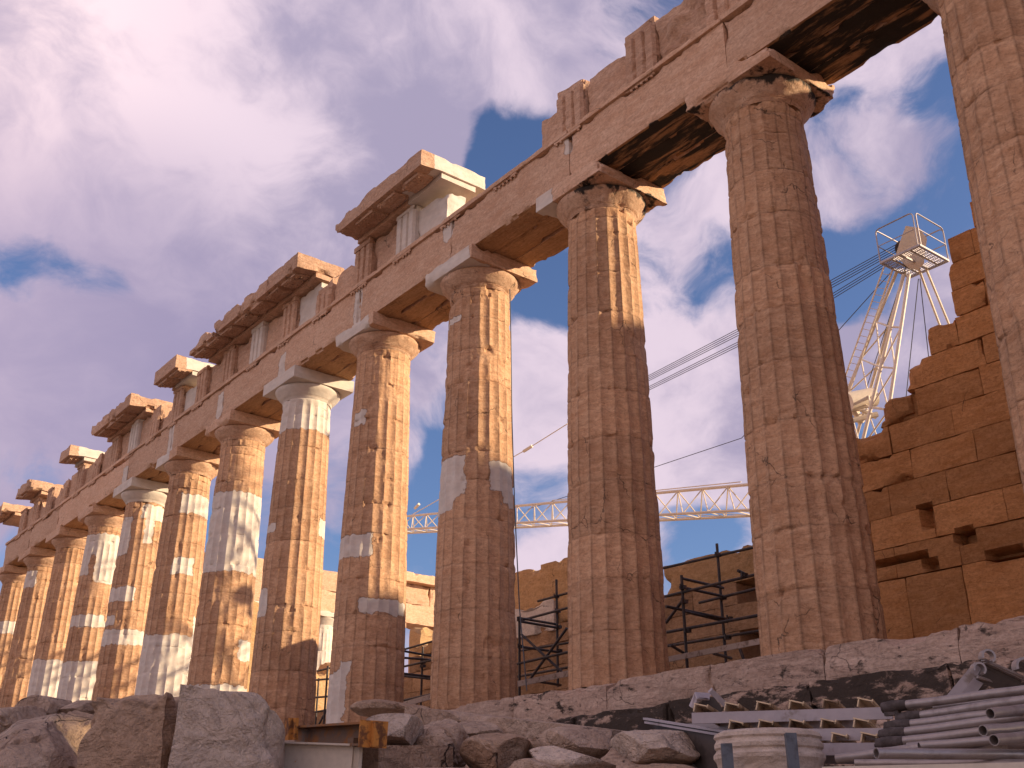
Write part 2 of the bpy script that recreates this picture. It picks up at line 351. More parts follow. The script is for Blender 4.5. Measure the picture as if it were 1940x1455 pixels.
def shaft(k, x, y, ns, nz, crustside=None):
    zj = drums(k); zz = []; jt = []
    for a, b in zip(zj[:-1], zj[1:]):
        n = max(2, int(round(nz*(b-a)/.87))); 
        zz += [a+.008]; jt += [.5]
        for i in range(n): zz.append(a+.03+(b-a-.06)*(i)/(max(1, n-1))); jt.append(0)
        zz += [b-.008, b]; jt += [.5, 1.]
    zz = np.array([0.]+zz+[H_SH]); jt = np.array([0.]+jt+[0.])
    n = 20*ns
    # more samples near each arris
    tt = np.linspace(0, 1, ns, endpoint=False); tt = tt+.06*np.sin(2*math.pi*tt)*0
    th = (np.repeat(np.arange(20), ns)+np.tile(tt, 20))*2*math.pi/20
    TH, Z = np.meshgrid(th, zz); TT = np.tile(np.tile(tt, 20), (len(zz), 1))
    Rz = rad(Z); fade = 1-sst(9.28, 9.52, Z)
    prof = 1-(2*TT-1)**2
    dr_i = np.searchsorted(np.array(zj), Z, side='right')
    Pn = np.stack([x+Rz*np.cos(TH), y+Rz*np.sin(TH), Z], -1)
    wear = sst(.56, .76, fbm(Pn*np.array([1, 1, .55])+k*5.1, 2.2, 4, k))*.030
    dj = np.min(np.abs(Z[..., None]-np.array(zj)), -1)
    wj = np.exp(-(dj/.10)**2)*sst(.56, .72, fbm(Pn+k*2.3, 4.2, 3, k+3))*.07
    wj += np.exp(-(dj/.02)**2)*.006
    c = .003+wear+wj+.006*fbm(Pn, 12, 2, 4)
    wsum = np.zeros_like(Z)
    for (a, b, z0, z1, cc) in WORN.get(k, []):
        ang = (TH+math.pi) % (2*math.pi)-math.pi
        sd_ = np.minimum(np.minimum(ang-a, b-ang)*.8, np.minimum(Z-z0, z1-Z)); q = sst(-.05, .06, sd_+.35*(fbm(Pn, 2.6, 4, 7)-.5))
        c = np.maximum(c, q*cc*(.7+.6*fbm(Pn, 5, 4, 8))); wsum = np.maximum(wsum, q)
    rr_ = np.minimum(Rz-(.060 if k in (0, 1, 2) else .054)*(Rz/.95)*prof*fade, Rz-c)
    # bigger spalls and cracks cut into the flutes as well
    sp = sst(.68, .82, fbm(Pn*np.array([1, 1, .8])+31+k, 3.0, 4, 12))*.05
    rr_ -= sp + (fbm(Pn, 7.5, 4, 2)-.5)*.005 + wsum*(fbm(Pn, 9, 3, 2)-.4)*.02
    jn = jt[:, None]*(.003+.018*sst(.55, .75, fbm(Pn+9, 2.8, 3, 6))); rr_ -= jn
    P = np.stack([x+rr_*np.cos(TH), y+rr_*np.sin(TH), Z], -1)
    mask = np.zeros(P.shape); 
    tone = (_h(dr_i.astype(np.int64), np.zeros_like(dr_i, np.int64)+k, np.zeros_like(dr_i, np.int64), 5)-.5)
    mask[..., 2] = .5+.26*tone - .36*jt[:, None] - .5*np.exp(-(np.minimum(TT, 1-TT)/.045)**2)*sst(.25, .55, fbm(Pn, 3., 3, 9))
    ang = (TH+math.pi) % (2*math.pi)-math.pi
    for (a, b, z0, z1) in PATCH.get(k, []):
        aa = np.minimum(ang-a, b-ang)*.8; 
        if b-a > 6.2: aa = np.full_like(aa, 1.)
        s_ = np.minimum(aa, np.minimum(Z-z0, z1-Z)*1.2); mask[..., 0] = np.maximum(mask[..., 0], np.clip(s_+.5, 0.03, 1))
    mask[..., 1] = np.clip(sp*5+jt[:, None]*.25, 0, 1)
    if crustside:
        a, b, z0, z1, amt = crustside
        mask[..., 1] += amt*sst(0, .3, np.minimum(ang-a, b-ang))*sst(0, 1., np.minimum(Z-z0, z1-Z))
    m = len(zz); idx = np.arange(m*n).reshape(m, n); nx = np.roll(idx, -1, 1)
    F = np.stack([idx[:-1], nx[:-1], nx[1:], idx[1:]], -1).reshape(-1, 4)
    mb = MB(); mb.add(P.reshape(-1, 3), F, mask.reshape(-1, 3)); return mb
def whole_mask(mb, v0=1.):
    for m in mb.m: m[:, 0] = v0
def column(k, x, y, ns, nz, label, newcap=False, caps=None, group='fluted columns of the long colonnade', crustside=None, sym='fluted_column'):
    t = thing(sym, label, 'column', (x, y, 0), group)
    shaft(k, x, y, ns, nz, crustside).build('shaft', M_col, t, True, 24)
    e = MB(); prof = [(.70, 9.50), (.735, 9.555), (.728, 9.565), (.748, 9.580), (.742, 9.590), (.765, 9.605), (.80, 9.65), (.86, 9.715), (.915, 9.78), (.95, 9.84), (.955, 9.875), (.93, 9.905), (.90, 9.925)]
    lathe(e, prof, (x, y, 0), 20*max(3, ns//2), .028 if not newcap else .006, k)
    a = MB(); A = .985
    block((x-A, y-A, H_EC), (x+A, y+A, H_CAP), .07 if k < 6 else .12, .003, (.09 if k < 3 else .05) if not newcap else .012, 40+k, .14, .6, a)
    if newcap: whole_mask(e); whole_mask(a)
    elif caps:   # part of the slab is new stone
        x0, x1 = caps
        for m, v in zip(a.m, a.v): m[:, 0] = np.clip(np.minimum(np.minimum(v[:, 0]-x0, x1-v[:, 0]), (y-.35)-v[:, 1])*1.5+.5, .03, 1)
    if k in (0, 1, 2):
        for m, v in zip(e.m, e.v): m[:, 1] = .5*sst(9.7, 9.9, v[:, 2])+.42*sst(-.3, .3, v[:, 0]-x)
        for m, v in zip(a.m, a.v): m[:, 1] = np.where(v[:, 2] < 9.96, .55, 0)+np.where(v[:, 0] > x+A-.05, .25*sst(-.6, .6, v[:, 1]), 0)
    e.build('echinus', M_arch, t, True, 35); a.build('abacus', M_arch, t, True, 30)
    return t
CL = ['massive fluted column cut off by the right edge of the photo', 'tall brown fluted column in full shade, second from the right, beside the stepped wall',
 'shaded fluted column with sunlight only on the right side of its top', 'fluted column with a grey-white patched band around its middle and a cable down its side',
 'column with a large blank block low in its shaft and a white patch at its foot', 'sunlit fluted column with a fresh white capital and white top drum',
 'fluted column with a broad white new-marble drum below its chipped top', 'sunlit column with a long white insert along its lower shaft',
 'column with several narrow white bands patched down its shaded side', 'column white at its foot and patchy white near its top, behind the small boulder',
 'column with a tall white foot just right of the two darkest far columns', 'narrow far column all in honey stone with a worn capital, lit by broken sunlight',
 'last far column at the left edge of the photo', ]
for k in range(13):
    ns, nz = (8, 22) if k < 2 else (8, 16) if k < 5 else (6, 11) if k < 8 else (5, 8)
    column(k, -S*k, 0, ns, nz, CL[k], newcap=(k in (5, 8)), caps={1: None, 2: (-S*2-1.2, -S*2-.45), 3: (-S*3-1.2, -S*3+.9), 4: (-S*4-1.2, -S*4+.75), 7: (-S*7-1.2, -S*7+.3)}.get(k),
           crustside={1: (-1.1, .9, 6., 10.5, .28), 2: (-.6, .9, 3., 7.2, .16), 0: (-2.2, -1.2, 3, 9, .15)}.get(k))

for k, lb in ((-1, 'column just outside the right edge of the photo'), (-2, 'second column outside the right edge of the photo'), (-3, 'third column outside the right edge of the photo')):
    column(k, -S*k, 0, 5, 8, lb)
# ------------------------------------------------------------------ entablature
ent = thing('entablature', 'long weathered marble beam with broken frieze running over all the colonnade columns', 'entablature', (-25, 0, H_CAP))
ZA0, ZA1, ZT, ZF, ZC = H_CAP, 11.40, 11.52, 12.80, 13.40
rng = np.random.RandomState(5)
NEWBITS = {2: (-.12, .12, 10.9, 11.6), 3: (-.35, .1, 10.9, 11.6), 4: (-.2, .15, 10.2, 11.6), 5: (-.3, .1, 10.2, 11.), 6: (-.4, .05, 10.3, 11.2), 7: (-.25, .2, 10.2, 11.6), 8: (-.5, .1, 10.3, 11.0)}
for k in range(-2, 12):
    x1 = -S*k-.004; x0 = -S*(k+1)+.004; near = k < 5
    tone = .5+rng.uniform(-.12, .12)
    if k in (8, 9): tone = .72
    mb = MB()
    for (ya, yb, dz) in ((-.885, -.305, 0), (-.295, .285, .014), (.295, .885, .006)):
        block((x0, ya, ZA0+dz), (x1, yb, ZA1), .09 if near else .16, .006, .06, 300+k*3+int(ya*10), .12, tone, mb)
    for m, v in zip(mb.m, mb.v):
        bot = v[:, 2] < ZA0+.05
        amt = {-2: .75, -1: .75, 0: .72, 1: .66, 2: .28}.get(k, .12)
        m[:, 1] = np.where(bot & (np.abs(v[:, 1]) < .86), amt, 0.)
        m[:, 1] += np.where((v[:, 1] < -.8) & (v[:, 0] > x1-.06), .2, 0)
        for kk in (k, k+1):
            if kk in NEWBITS and kk > 0:
                a, b, z0, z1 = NEWBITS[kk]; X = -S*kk
                s_ = np.minimum(np.minimum(v[:, 0]-X-a, X+b-v[:, 0]), np.minimum(v[:, 2]-z0, z1-v[:, 2])); s_ = np.where(v[:, 1] < -.8, s_, -1)
                m[:, 0] = np.maximum(m[:, 0], np.clip(s_+.5, 0.03, 1))
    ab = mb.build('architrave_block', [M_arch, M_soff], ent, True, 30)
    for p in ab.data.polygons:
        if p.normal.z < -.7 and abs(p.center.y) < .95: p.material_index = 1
    tb = block((x0, -.945, ZA1+.002), (x1, .885, ZT), .10 if near else .2, .002, .022, 400+k, .05, tone+.05)
    tb.build('taenia', M_arch, ab, True, 30)
for i in range(-3, 24):     # regulae with drops under the fillet
    x = -S/2*i; mb = block((x-.42, -.94, 11.335), (x+.42, -.886, ZA1-.002), .1, .003, .03, 500+i, .04, .55)
    if i == 2 or i == 12: continue
    for g in range(6):
        if rng.rand() < .15: continue
        tube(mb, [(x-.35+g*.14, -.915, 11.34), (x-.35+g*.14, -.915, 11.285)], [.024, .030], 7)
    mb.build('regula', M_arch, ent)
# frieze
def triglyph(x, z1, seed, new, top, chip):
    mb = MB(); tone = .5+rng.uniform(-.1, .1)
    block((x-.42, -.81, ZT+.003), (x+.42, -.2, z1), .09, .006, chip, seed, .15, tone, mb, topchip=top)
    wv_ = .84/3
    for j in range(3):     # the three upright bars, with chamfered channels between them
        cx = x-.42+wv_*(j+.5); hw = .088; zt = z1-.16-(top*.8 if top else 0)-rng.rand()*top*.5; n = 9
        Z = np.linspace(ZT+.004, max(zt, ZT+.5), n); V = []; F = []
        for q, z in enumerate(Z):
            jj = (rng.rand(4)-.5)*.012*(3 if chip > .06 else 1)
            V += [(cx-hw-.045, -.80, z), (cx-hw+jj[0], -.885+abs(jj[1]), z), (cx+hw+jj[2], -.885+abs(jj[3]), z), (cx+hw+.045, -.80, z)]
        for q in range(n-1):
            for e_ in range(3): F.append([q*4+e_, q*4+e_+1, q*4+4+e_+1, q*4+4+e_])
        F.append([(n-1)*4+e_ for e_ in range(4)]); F.append([3, 2, 1, 0])
        mb.add(V, F, np.tile([0, 0, tone], (len(V), 1)))
    if not top: block((x-.425, -.90, z1-.155), (x+.425, -.79, z1-.003), .09, .004, .04, seed+1, .06, tone, mb)
    if new: whole_mask(mb)
    mb.build('triglyph', M_frz, ent)
def metope(i, xa, xb, z1, new, top, relief=False, part=None):
    if part: xa, xb = part
    mb = block((xa, -.72, ZT+.003), (xb, -.15, z1), .09, .008, .07, 600+i, .16, .5+rng.uniform(-.1, .12), topchip=top)
    if relief:
        for v in mb.v:
            front = v[:, 1] < -.68; q = fbm(v*np.array([1, 0, 1])+i*3., 2.4, 3, i); v[:, 1] -= np.where(front, .16*sst(.5, .68, q), 0)
    if new: whole_mask(mb)
    mb.build('metope', M_frz, ent, True, 50)
FR = {}   # i: (trig height, new, topchip, chip)
for i in range(-3, 5): FR[i] = (12.55+.25*((i*7) % 3 == 0), False, .22, .10)
FR[2] = (12.84, False, .10, .12); FR[3] = (12.86, False, .06, .08); FR[4] = (12.84, False, .16, .12)
for i in range(7, 24): FR[i] = (ZF-.002, False, 0, .07)
for i in (8,): FR[i] = (ZF-.002, False, 0, .09)
FR[7] = (ZF-.002, True, 0, .02); FR[11] = (ZF-.002, True, 0, .02); FR[12] = (ZF-.002, False, 0, .05); FR[16] = (ZF-.002, True, 0, .02)
for i in (9, 15, 18, 20): FR[i] = (12.74, False, .35, .12)
for i, (z1, nw_, top, chip) in FR.items(): triglyph(-S/2*i, z1, 700+i*2, nw_, top, chip)
for i in range(-3, 23):
    xb = -S/2*i-.424; xa = -S/2*(i+1)+.424
    if i in (5,): continue
    if i == 4: metope(i, xa, xb, 12.62, False, .3, part=(-9.65, xb)); continue
    if i == 6: metope(i, xa, xb, ZF-.22, True, 0, part=(-S/2*7+.424, -13.32)); continue
    if i in (3,): metope(i, xa+.03, xb-.06, 12.62, False, .30); continue
    if i in (2,): metope(i, xa, xb, 12.8, False, .1, True); continue
    cl = i in (7, 9, 10, 11, 12, 15, 16, 17, 19, 22)
    metope(i, xa, xb, ZF-.06 if cl else 12.55, i in (6, 9, 13), 0 if cl else .4)

def cornice(xa, xb, label, segs, ends, inner=.36, seed=0, newend=False):
    t = thing('cornice_fragment', label, 'cornice', ((xa+xb)/2, -.6, ZF), 'fragments of cornice left on top of the frieze')
    rs = np.random.RandomState(seed); n = max(1, int(round((xb-xa)/1.9))); xs = np.linspace(xa, xb, n+1)
    def sh(P):
        P = P.copy(); t_ = sst(-.9, -1.6, P[:, 1]); low = np.clip((13.2-P[:, 2])/.3, 0, 1)
        P[:, 2] -= t_*low*.10; return P
    for j in range(n):
        last = (j == n-1)
        mb = block((xs[j]+.003, -1.62, 12.965), (xs[j+1]-.003, inner if last else rs.uniform(.0, .3), ZC+rs.uniform(-.06, .02)), .08 if xa > -30 else .14, .008, .09 if not (last and newend) else .02, seed*10+j, .16,
                   .45+rs.uniform(-.1, .1), topchip=0 if (last) else rs.choice([.05, .22, .3]), shear=sh)
        for m, v in zip(mb.m, mb.v):
            if last and newend: m[:, 0] = np.clip((v[:, 1]+1.25)*1.5+.5, .03, 1)
            m[:, 1] = np.where(v[:, 2] < 12.98, .15, 0)
        cb = mb.build('cornice_block', M_frz, t, True, 30)
    i0 = int(math.ceil(-xb/(S/4)-.3)); i1 = int(math.floor(-xa/(S/4)+.3))
    for i in range(i0, i1+1):
        x = -S/4*i
        if x-.3 < xa or x+.3 > xb: continue
        mb = block((max(xa+.02, x-.42), -1.50, 12.90), (min(xb-.02, x+.42), -.98, 13.02), .10, .004, .04, seed*7+i, .06, .42, shear=lambda P: P-np.stack([P[:, 0]*0, P[:, 1]*0, sst(-.9, -1.6, P[:, 1])*.10], 1))
        for a_ in range(6):
            for b_ in range(3):
                xx = x-.35+a_*.14; yy = -1.42+b_*.18
                if xx < xa+.05 or xx > xb-.05 or rs.rand() < .12: continue
                dz = float(sst(-.9, -1.6, np.array(yy)))*.10
                tube(mb, [(xx, yy, 12.905-dz), (xx, yy, 12.872-dz)], .028, 6)
        mb.build('mutule', M_frz, t)
    bm_ = block((xa+.1, -.96, ZF+.003), (xb-.06, .1, 12.962), .1, .002, .008 if newend else .04, seed*5, .06, .55)
    if newend: 
        for m, v in zip(bm_.m, bm_.v): m[:, 0] = np.clip((v[:, 0]-(xb-1.6))*1.+.5, .03, 1)
    bm_.build('bed_moulding', M_frz, t, True, 30)
cornice(-17.42, -13.19, 'largest cornice fragment, nearest the camera, with a bright white sunlit end', 3, 0, .37, 1, True)
cornice(-27.35, -19.6, 'long dark-edged cornice fragment with a notched sunlit end, left of the largest one', 4, 0, -.05, 2)
cornice(-30.55, -28.55, 'short cornice fragment with a pale sunlit end between two longer ones', 1, 0, .3, 3, True)
cornice(-37.4, -32.95, 'cornice fragment with a ragged top two blocks long, middle of the far row', 2, 0, .15, 4)
cornice(-41.5, -40.1, 'small slab of cornice with a long white sunlit end, standing over the seventh far bay', 1, 0, .5, 5, True)
cornice(-48.2, -46.2, 'smallest overhanging cornice slab near the left edge', 1, 0, .35, 6)
cornice(-53.0, -50.6, 'farthest cornice slab, cut by the left edge of the photo', 1, 0, .6, 7)

# ------------------------------------------------------------------ steps and floor
st = thing('temple_steps', 'weathered marble steps with black crust under the colonnade', 'steps', (-20, -1.7, -1.6))
def step_course(name, y0, y1, z0, z1, crust, seed, topdam):
    mb = MB(); x = 9.0; r = np.random.RandomState(seed)
    while x > -56:
        L = r.uniform(1.9, 2.6); near = x > -13
        b = block((x-L+.006, y0, z0), (x-.006, y1, z1), .055 if near and x < 4 else .14, .010, .09, seed+int(x*7) % 90, .12, .5+r.uniform(-.08, .08))
        for m, v in zip(b.m, b.v):
            top = v[:, 2] > z1-.02
            q = fbm(np.stack([v[:, 0], v[:, 0]*0, v[:, 0]*0], 1), 1.1, 4, seed); 
            m[:, 1] = crust*(.5+q)
            edge = sst(.25, .0, z1-v[:, 2])*sst(.5, 0, v[:, 1]-y0)
            v[:, 2] -= topdam*edge*sst(.5, .75, fbm(v*np.array([1, .5, 0]), 1.3, 4, seed+2))
            fr = v[:, 1] < y0+.03
            v[:, 1] += np.where(fr, .05*sst(.52, .8, fbm(v, 1.8, 5, seed+5)), 0)
        mb.v += b.v; mb.m += b.m; mb.f += [[i+mb.n for i in f] for f in b.f]; mb.n += b.n; x -= L
    return mb.build(name, M_step, st, True, 28)
step_course('top_step', -1.06, .2, -.55, 0, .27, 21, .16)
step_course('middle_step', -1.76, -.95, -1.08, -.553, .64, 22, .05)
step_course('bottom_step', -2.46, -1.6, -2.5, -1.083, .4, 23, .05)
def sheet(name, x0, x1, y0, y1, z, mat, kind='structure', n=2, zf=None):
    X, Y = np.meshgrid(np.linspace(x0, x1, n), np.linspace(y0, y1, n)); Z = np.full(X.shape, z) if zf is None else zf(X, Y)
    idx = np.arange(n*n).reshape(n, n); F = np.stack([idx[:-1, :-1], idx[:-1, 1:], idx[1:, 1:], idx[1:, :-1]], -1).reshape(-1, 4)
    mb = MB(); mb.add(np.stack([X, Y, Z], -1).reshape(-1, 3), F); o = mb.build(name, mat, None, True, 60); tag(o, None, None, None, kind); return o
sheet('stone_floor', -53, 12, .19, 31, -.03, M_ground, n=4)
def gz(X, Y):
    d = np.hypot(X-CAM[0], Y-CAM[1]); z = np.minimum(-2.62+.05*d, -2.05)
    z = z - 1.6*(1-sst(2.2, 4.0, d)); 
    far = np.hypot(X+20, Y-15); P = np.stack([X, Y, X*0], -1)
    z = z + (fbm(P, .5, 4, 1)-.5)*.12 - sst(60, 260, far)*25
    z = np.where((Y > -1.4) & (Y < 32) & (X > -54) & (X < 13), -2.2, z)
    return z
gx = 260
def terrain():
    a = np.concatenate([np.linspace(-400, -40, 20), np.linspace(-38, 25, 140), np.linspace(27, 400, 20)]); b = np.concatenate([np.linspace(-400, -32, 18), np.linspace(-30, 8, 110), np.linspace(10, 400, 24)])
    X, Y = np.meshgrid(a, b); Z = gz(X, Y); n, m = X.shape; idx = np.arange(n*m).reshape(n, m)
    F = np.stack([idx[:-1, :-1], idx[:-1, 1:], idx[1:, 1:], idx[1:, :-1]], -1).reshape(-1, 4)
    mb = MB(); mb.add(np.stack([X, Y, Z], -1).reshape(-1, 3), F); tag(mb.build('ground', M_ground, None, True, 80), None, None, None, 'structure')
terrain()

# ------------------------------------------------------------------ inner (cella) walls
def ashlar(name, label, y0, y1, courses, mat, holes=(), seed=0, near=True, ztone=None):
    """courses: list of (z0,z1,x_left,x_right)"""
    t = thing(name, label, 'wall', (courses[0][3], (y0+y1)/2, 0)); r = np.random.RandomState(seed); mb = MB()
    for ci, (z0, z1, xl, xr) in enumerate(courses):
        x = xr-(ci % 2)*.62
        first = True
        while x > xl+.02:
            L = r.uniform(1.15, 1.35) if z1-z0 < .9 else r.uniform(1.1, 1.3)
            a = x-L
            if a < xl+.45: a = xl
            q0, q1 = a+.0025, x-.0025
            j = r.uniform(-.005, .007)
            block((q0, y0+j, z0+.003), (q1, y1, z1-.003), .09 if near else .3, .006,  .014 if a != xl else .09, seed+ci*31+int(x*11) % 70, .035 if a != xl else .2, .5+r.uniform(-.24, .24), mb)
            x = a
    for m, v in zip(mb.m, mb.v):
        for (hx, hz, hw, hh) in holes:
            q = np.minimum(hw-np.abs(v[:, 0]-hx), hh-np.abs(v[:, 2]-hz)); fr = v[:, 1] < y0+.1
            v[:, 1] += np.where(fr & (q > .0), .30, 0); 
    mb.build('masonry', mat, t, True, 30); return t
W = [(0, 2.0, -8.5, 9)]; z = 2.0
for i, xl in enumerate([-8.5, -7.0, -6.3, -6.2, -6.0]): W.append((z, z+.578, xl, 9)); z += .578
for xl in [-5.28, -4.65, -4.03, -3.42, -3.40, -3.30, -2.75, -2.3, -1.75, -1.3, -.8, -.4]: W.append((z, z+.545, xl, 9)); z += .545
ashlar('inner_wall', 'tall orange-brown block wall broken off in steps beside the nearest columns', 4.0, 5.1, W, M_cella,
       [(-4.62, 2.98, .12, .22), (-3.98, 2.5, .15, .12), (-4.72, 2.12, .14, .10), (-5.3, 2.3, .55, .05), (-3.35, 2.02, .28, .07)], 60)
E1 = [(0, 1.3, 9.01, 24), (1.3, 2.6, 9.01, 24), (2.6, 3.85, 9.01, 24), (5.0, 6.1, 9.01, 24), (6.1, 7.2, 9.01, 24), (7.2, 8.3, 9.01, 24), (8.3, 9.4, 9.01, 20), (9.4, 10.4, 9.01, 16)]
for wx in ((9.01, 14.15), (14.72, 14.9), (15.16, 24)): E1.append((3.86, 4.42, *wx)); E1.append((4.43, 4.99, *wx))
ashlar('foreground_shade_wall', 'unseen block wall added beyond the right edge to shade the foreground, slotted for sun patches', 4.0, 5.1, E1, M_cella, [], 260, near=False)  # added out of view to shade the foreground; slots let thin sun shafts through
low = [(0, 1.02, -50, -8.52), (1.02, 1.6, -40, -8.52), (1.6, 2.15, -22, -8.52), (2.15, 2.62, -21.5, -8.52)]
ashlar('low_inner_wall', 'low ragged remains of brown wall behind the scaffolding tubes', 4.02, 5.0, low, M_low, [], 90)
def wall_piece(name, label, x0, x1, y0, y1, z0, z1, mat, seed, top=.35, res=.12, tone=.5, new=False):
    mb = block((x0, y0, z0), (x1, y1, z1), res, .02, .12, seed, .25, tone, topchip=top)
    if new: whole_mask(mb)
    return tag(mb.build(name, mat, None, True, 30), label, 'stone block')
wall_piece('wall_block', 'rough broken stone on the low wall beside the tallest scaffold pole', -11.2, -8.54, 4.06, 4.95, 2.625, 3.35, M_sand, 31, .35)
wall_piece('wall_block', 'big orange sunwarmed block wall top seen left of the third nearest column', -17.0, -13.6, 4.1, 4.9, 2.625, 4.25, M_sand, 32, .18, tone=.6)
wall_piece('wall_block', 'pale cut marble block set into the wall behind the middle scaffold', -16.6, -14.9, 3.93, 4.08, 2.45, 3.25, M_new, 33, 0, .2)
wall_piece('wall_block', 'ragged brown block topping the low wall near the fourth column', -21.4, -19.6, 4.1, 4.9, 2.625, 3.0, M_sand, 34, .3)
# unseen wall, added with a stepped top shaped to shade the near columns
F_ = []; z = 0
prof_far = [(0.8, 10.8), (4.9, 12.3), (8.6, 14.6), (12.9, 16.2)]
for zc in np.arange(0, 17.0, .9):
    xl = float(np.interp(zc+.45, [10.2, 11.6, 13.1, 15.4, 17.0], [-2.5, 4.8, 8.6, 12.6, 16.6]))
    xl = -2.5 if zc < 9.8 else xl
    F_.append((zc, zc+.9, xl, 33.))
ashlar('far_shade_wall', 'unseen high block wall added out of frame to the right to shade the near columns', 24.0, 25.4, F_, M_cella, [], 140, near=False)

# far end porch seen between the columns
fp = thing('far_porch', 'sunlit far end porch with pale columns and cornice seen between the colonnade columns', 'porch', (-51.5, 15, 0))
XE = -51.5
mb = MB()
for j in range(7): block((XE-.85, .9+j*4.26+.01, 10.26), (XE+.85, .9+(j+1)*4.26-.01, 11.5), .3, .01, .06, 800+j, .15, .55+.1*(j % 2), mb)
mb.build('architrave', M_arch, fp)
mb = MB()
for j in range(4, 12): block((XE-.8, .9+j*2.13+.02, 11.503), (XE+.78, .9+(j+1)*2.13-.02, 12.75), .25, .02, .08, 820+j, .2, .5+.12*(j % 3-1), mb)
mb.build('frieze', M_arch, fp)
mb = MB()
for j in range(4, 6): block((XE-1.5, 19.2+(j-4)*5.9+.02, 12.76), (XE+1.35, 19.2+(j-3)*5.9-.02, 13.35), .25, .02, .12, 840+j, .2, .7, mb)
mb.build('cornice', M_arch, fp)
rk = MB()    # remaining raking cornice of the gable
V = [(XE-1.3, 19.5, 13.36), (XE+1.4, 19.5, 13.36), (XE+1.4, 31, 13.36), (XE-1.3, 31, 13.36), (XE-1.3, 19.5, 15.1), (XE+1.4, 19.5, 15.1), (XE+1.4, 31, 13.7), (XE-1.3, 31, 13.7)]
rk.add(V, [[3, 2, 1, 0], [4, 5, 6, 7], [0, 1, 5, 4], [1, 2, 6, 5], [2, 3, 7, 6], [3, 0, 4, 7]]); 
for j in range(1, 7):
    y = 4.3*j; cm = shaft(20+j, XE, y, 3, 4); 
    if j in (3, 4): whole_mask(cm)
    e = cm; lathe(e, [(.70, 9.50), (.78, 9.62), (.95, 9.86), (.9, 9.92)], (XE, y, 0), 32)
    block((XE-1, y-1, 9.92), (XE+1, y+1, 10.255), .3, .01, .05, 860+j, .1, .6, e)
    if j in (3, 4): whole_mask(e)
    e.build('column', M_arch, fp, True, 30)
iw = thing('cross_wall', 'sunlit orange cross wall of the far porch with a ragged top', 'wall', (-44, 15, 0))
mb = MB()
for j in range(6): block((-44.9, 5.5+j*3.4+.02, 0), (-43.8, 5.5+(j+1)*3.4-.02, 7.2+1.6*math.sin(j*1.9)), .3, .03, .15, 880+j, .3, .6, mb, topchip=.8)
mb.build('masonry', M_sand, iw, True, 30)

# ------------------------------------------------------------------ scaffolds
def scaffold(label, tubes, planks, loc, r=.030):
    t = thing('scaffold', label, 'scaffold', loc, 'tube scaffolds behind the columns')
    for kind, a, b, ya, yb in tubes:
        p = on_y(*a, ya); q = on_y(*b, yb); mb = tube(MB(), [p, q], r, 8)
        if kind == 'post':
            q[0] = p[0]; q[1] = p[1]; q[2] = min(q[2], 0.0) if q[2] < .9 else q[2]; mb = tube(MB(), [p, q], r, 8)
        o = mb.build({'post': 'post', 'rail': 'rail', 'brace': 'brace'}[kind], M_dark, t, True, 50)
    for a, b, y, h in planks:
        p = on_y(*a, y); q = on_y(*b, y); bar(MB(), p, q, .035, h).build('toe_board', M_plank, t)
    return t
def coupler(t, u, v, y, s=.055):
    p = on_y(u, v, y); mb = MB(); bar(mb, p-np.array([s, 0, 0]), p+np.array([s, 0, 0]), .09, .07); tube(mb, [p+np.array([0, -.07, -.03]), p+np.array([0, -.07, .06])], .018, 6)
    mb.build('coupler', M_dark, t)
ta = scaffold('dark tube scaffold with a tall pole between the two nearest full columns',
 [('post', (1358, 1030), (1386, 1258), 3.3, 3.3), ('post', (1291, 1090), (1306, 1275), 2.0, 2.0), ('rail', (1236, 1081), (1450, 1032), 3.3, 3.3),
  ('rail', (1240, 1135), (1450, 1084), 2., 2.), ('rail', (1325, 1142), (1450, 1111), 3.2, 3.2), ('rail', (1240, 1202), (1452, 1163), 2., 2.), ('rail', (1240, 1228), (1452, 1193), 3.2, 3.2),
  ('brace', (1293, 1096), (1370, 1114), 2., 3.3), ('brace', (1288, 1112), (1376, 1131), 2., 3.3), ('brace', (1262, 1149), (1382, 1174), 1.7, 3.3), ('brace', (1295, 1158), (1378, 1178), 2, 3.4),
  ('brace', (1294, 1136), (1262, 1180), 2., 2.1), ('rail', (1398, 1081), (1412, 1088), 1.9, 2.1), ('brace', (1352, 1238), (1385, 1247), 2, 3.3), ('brace', (1270, 1222), (1300, 1240), 2, 2.5), ('brace', (1402, 1230), (1412, 1258), 2.4, 2.4)],
 [((1262, 1250), (1450, 1213), 1.7, .10)], (-8.2, 2.6, 0))
for c in [(1360, 1052, 3.28), (1294, 1113, 1.97), (1297, 1140, 1.97), (1303, 1195, 1.97), (1370, 1133, 3.28), (1382, 1172, 3.28), (1379, 1208, 3.2), (1410, 1090, 1.97)]: coupler(ta, *c)
tb_ = scaffold('tube scaffold with crossing braces just right of the cabled column',
 [('post', (1054, 1098), (1063, 1300), 3.2, 3.2), ('post', (984, 1168), (989, 1318), 2., 2.), ('rail', (1019, 1139), (1100, 1117), 3.2, 3.2), ('rail', (985, 1176), (1100, 1145), 2.6, 2.6),
  ('brace', (984, 1171), (1056, 1183), 2., 3.2), ('brace', (984, 1177), (1060, 1190), 2., 3.2), ('rail', (984, 1233), (1100, 1214), 3.2, 3.2), ('brace', (984, 1225), (1062, 1236), 2, 3.2),
  ('rail', (970, 1260), (1100, 1230), 2., 2.), ('rail', (970, 1284), (1100, 1260), 3.2, 3.2), ('brace', (988, 1202), (1070, 1278), 2, 2.1), ('brace', (1002, 1290), (1074, 1190), 2, 2.1), ('brace', (1025, 1292), (1062, 1298), 2, 3.2)],
 [((975, 1297), (1100, 1271), 1.7, .12)], (-14.5, 2.6, 0))
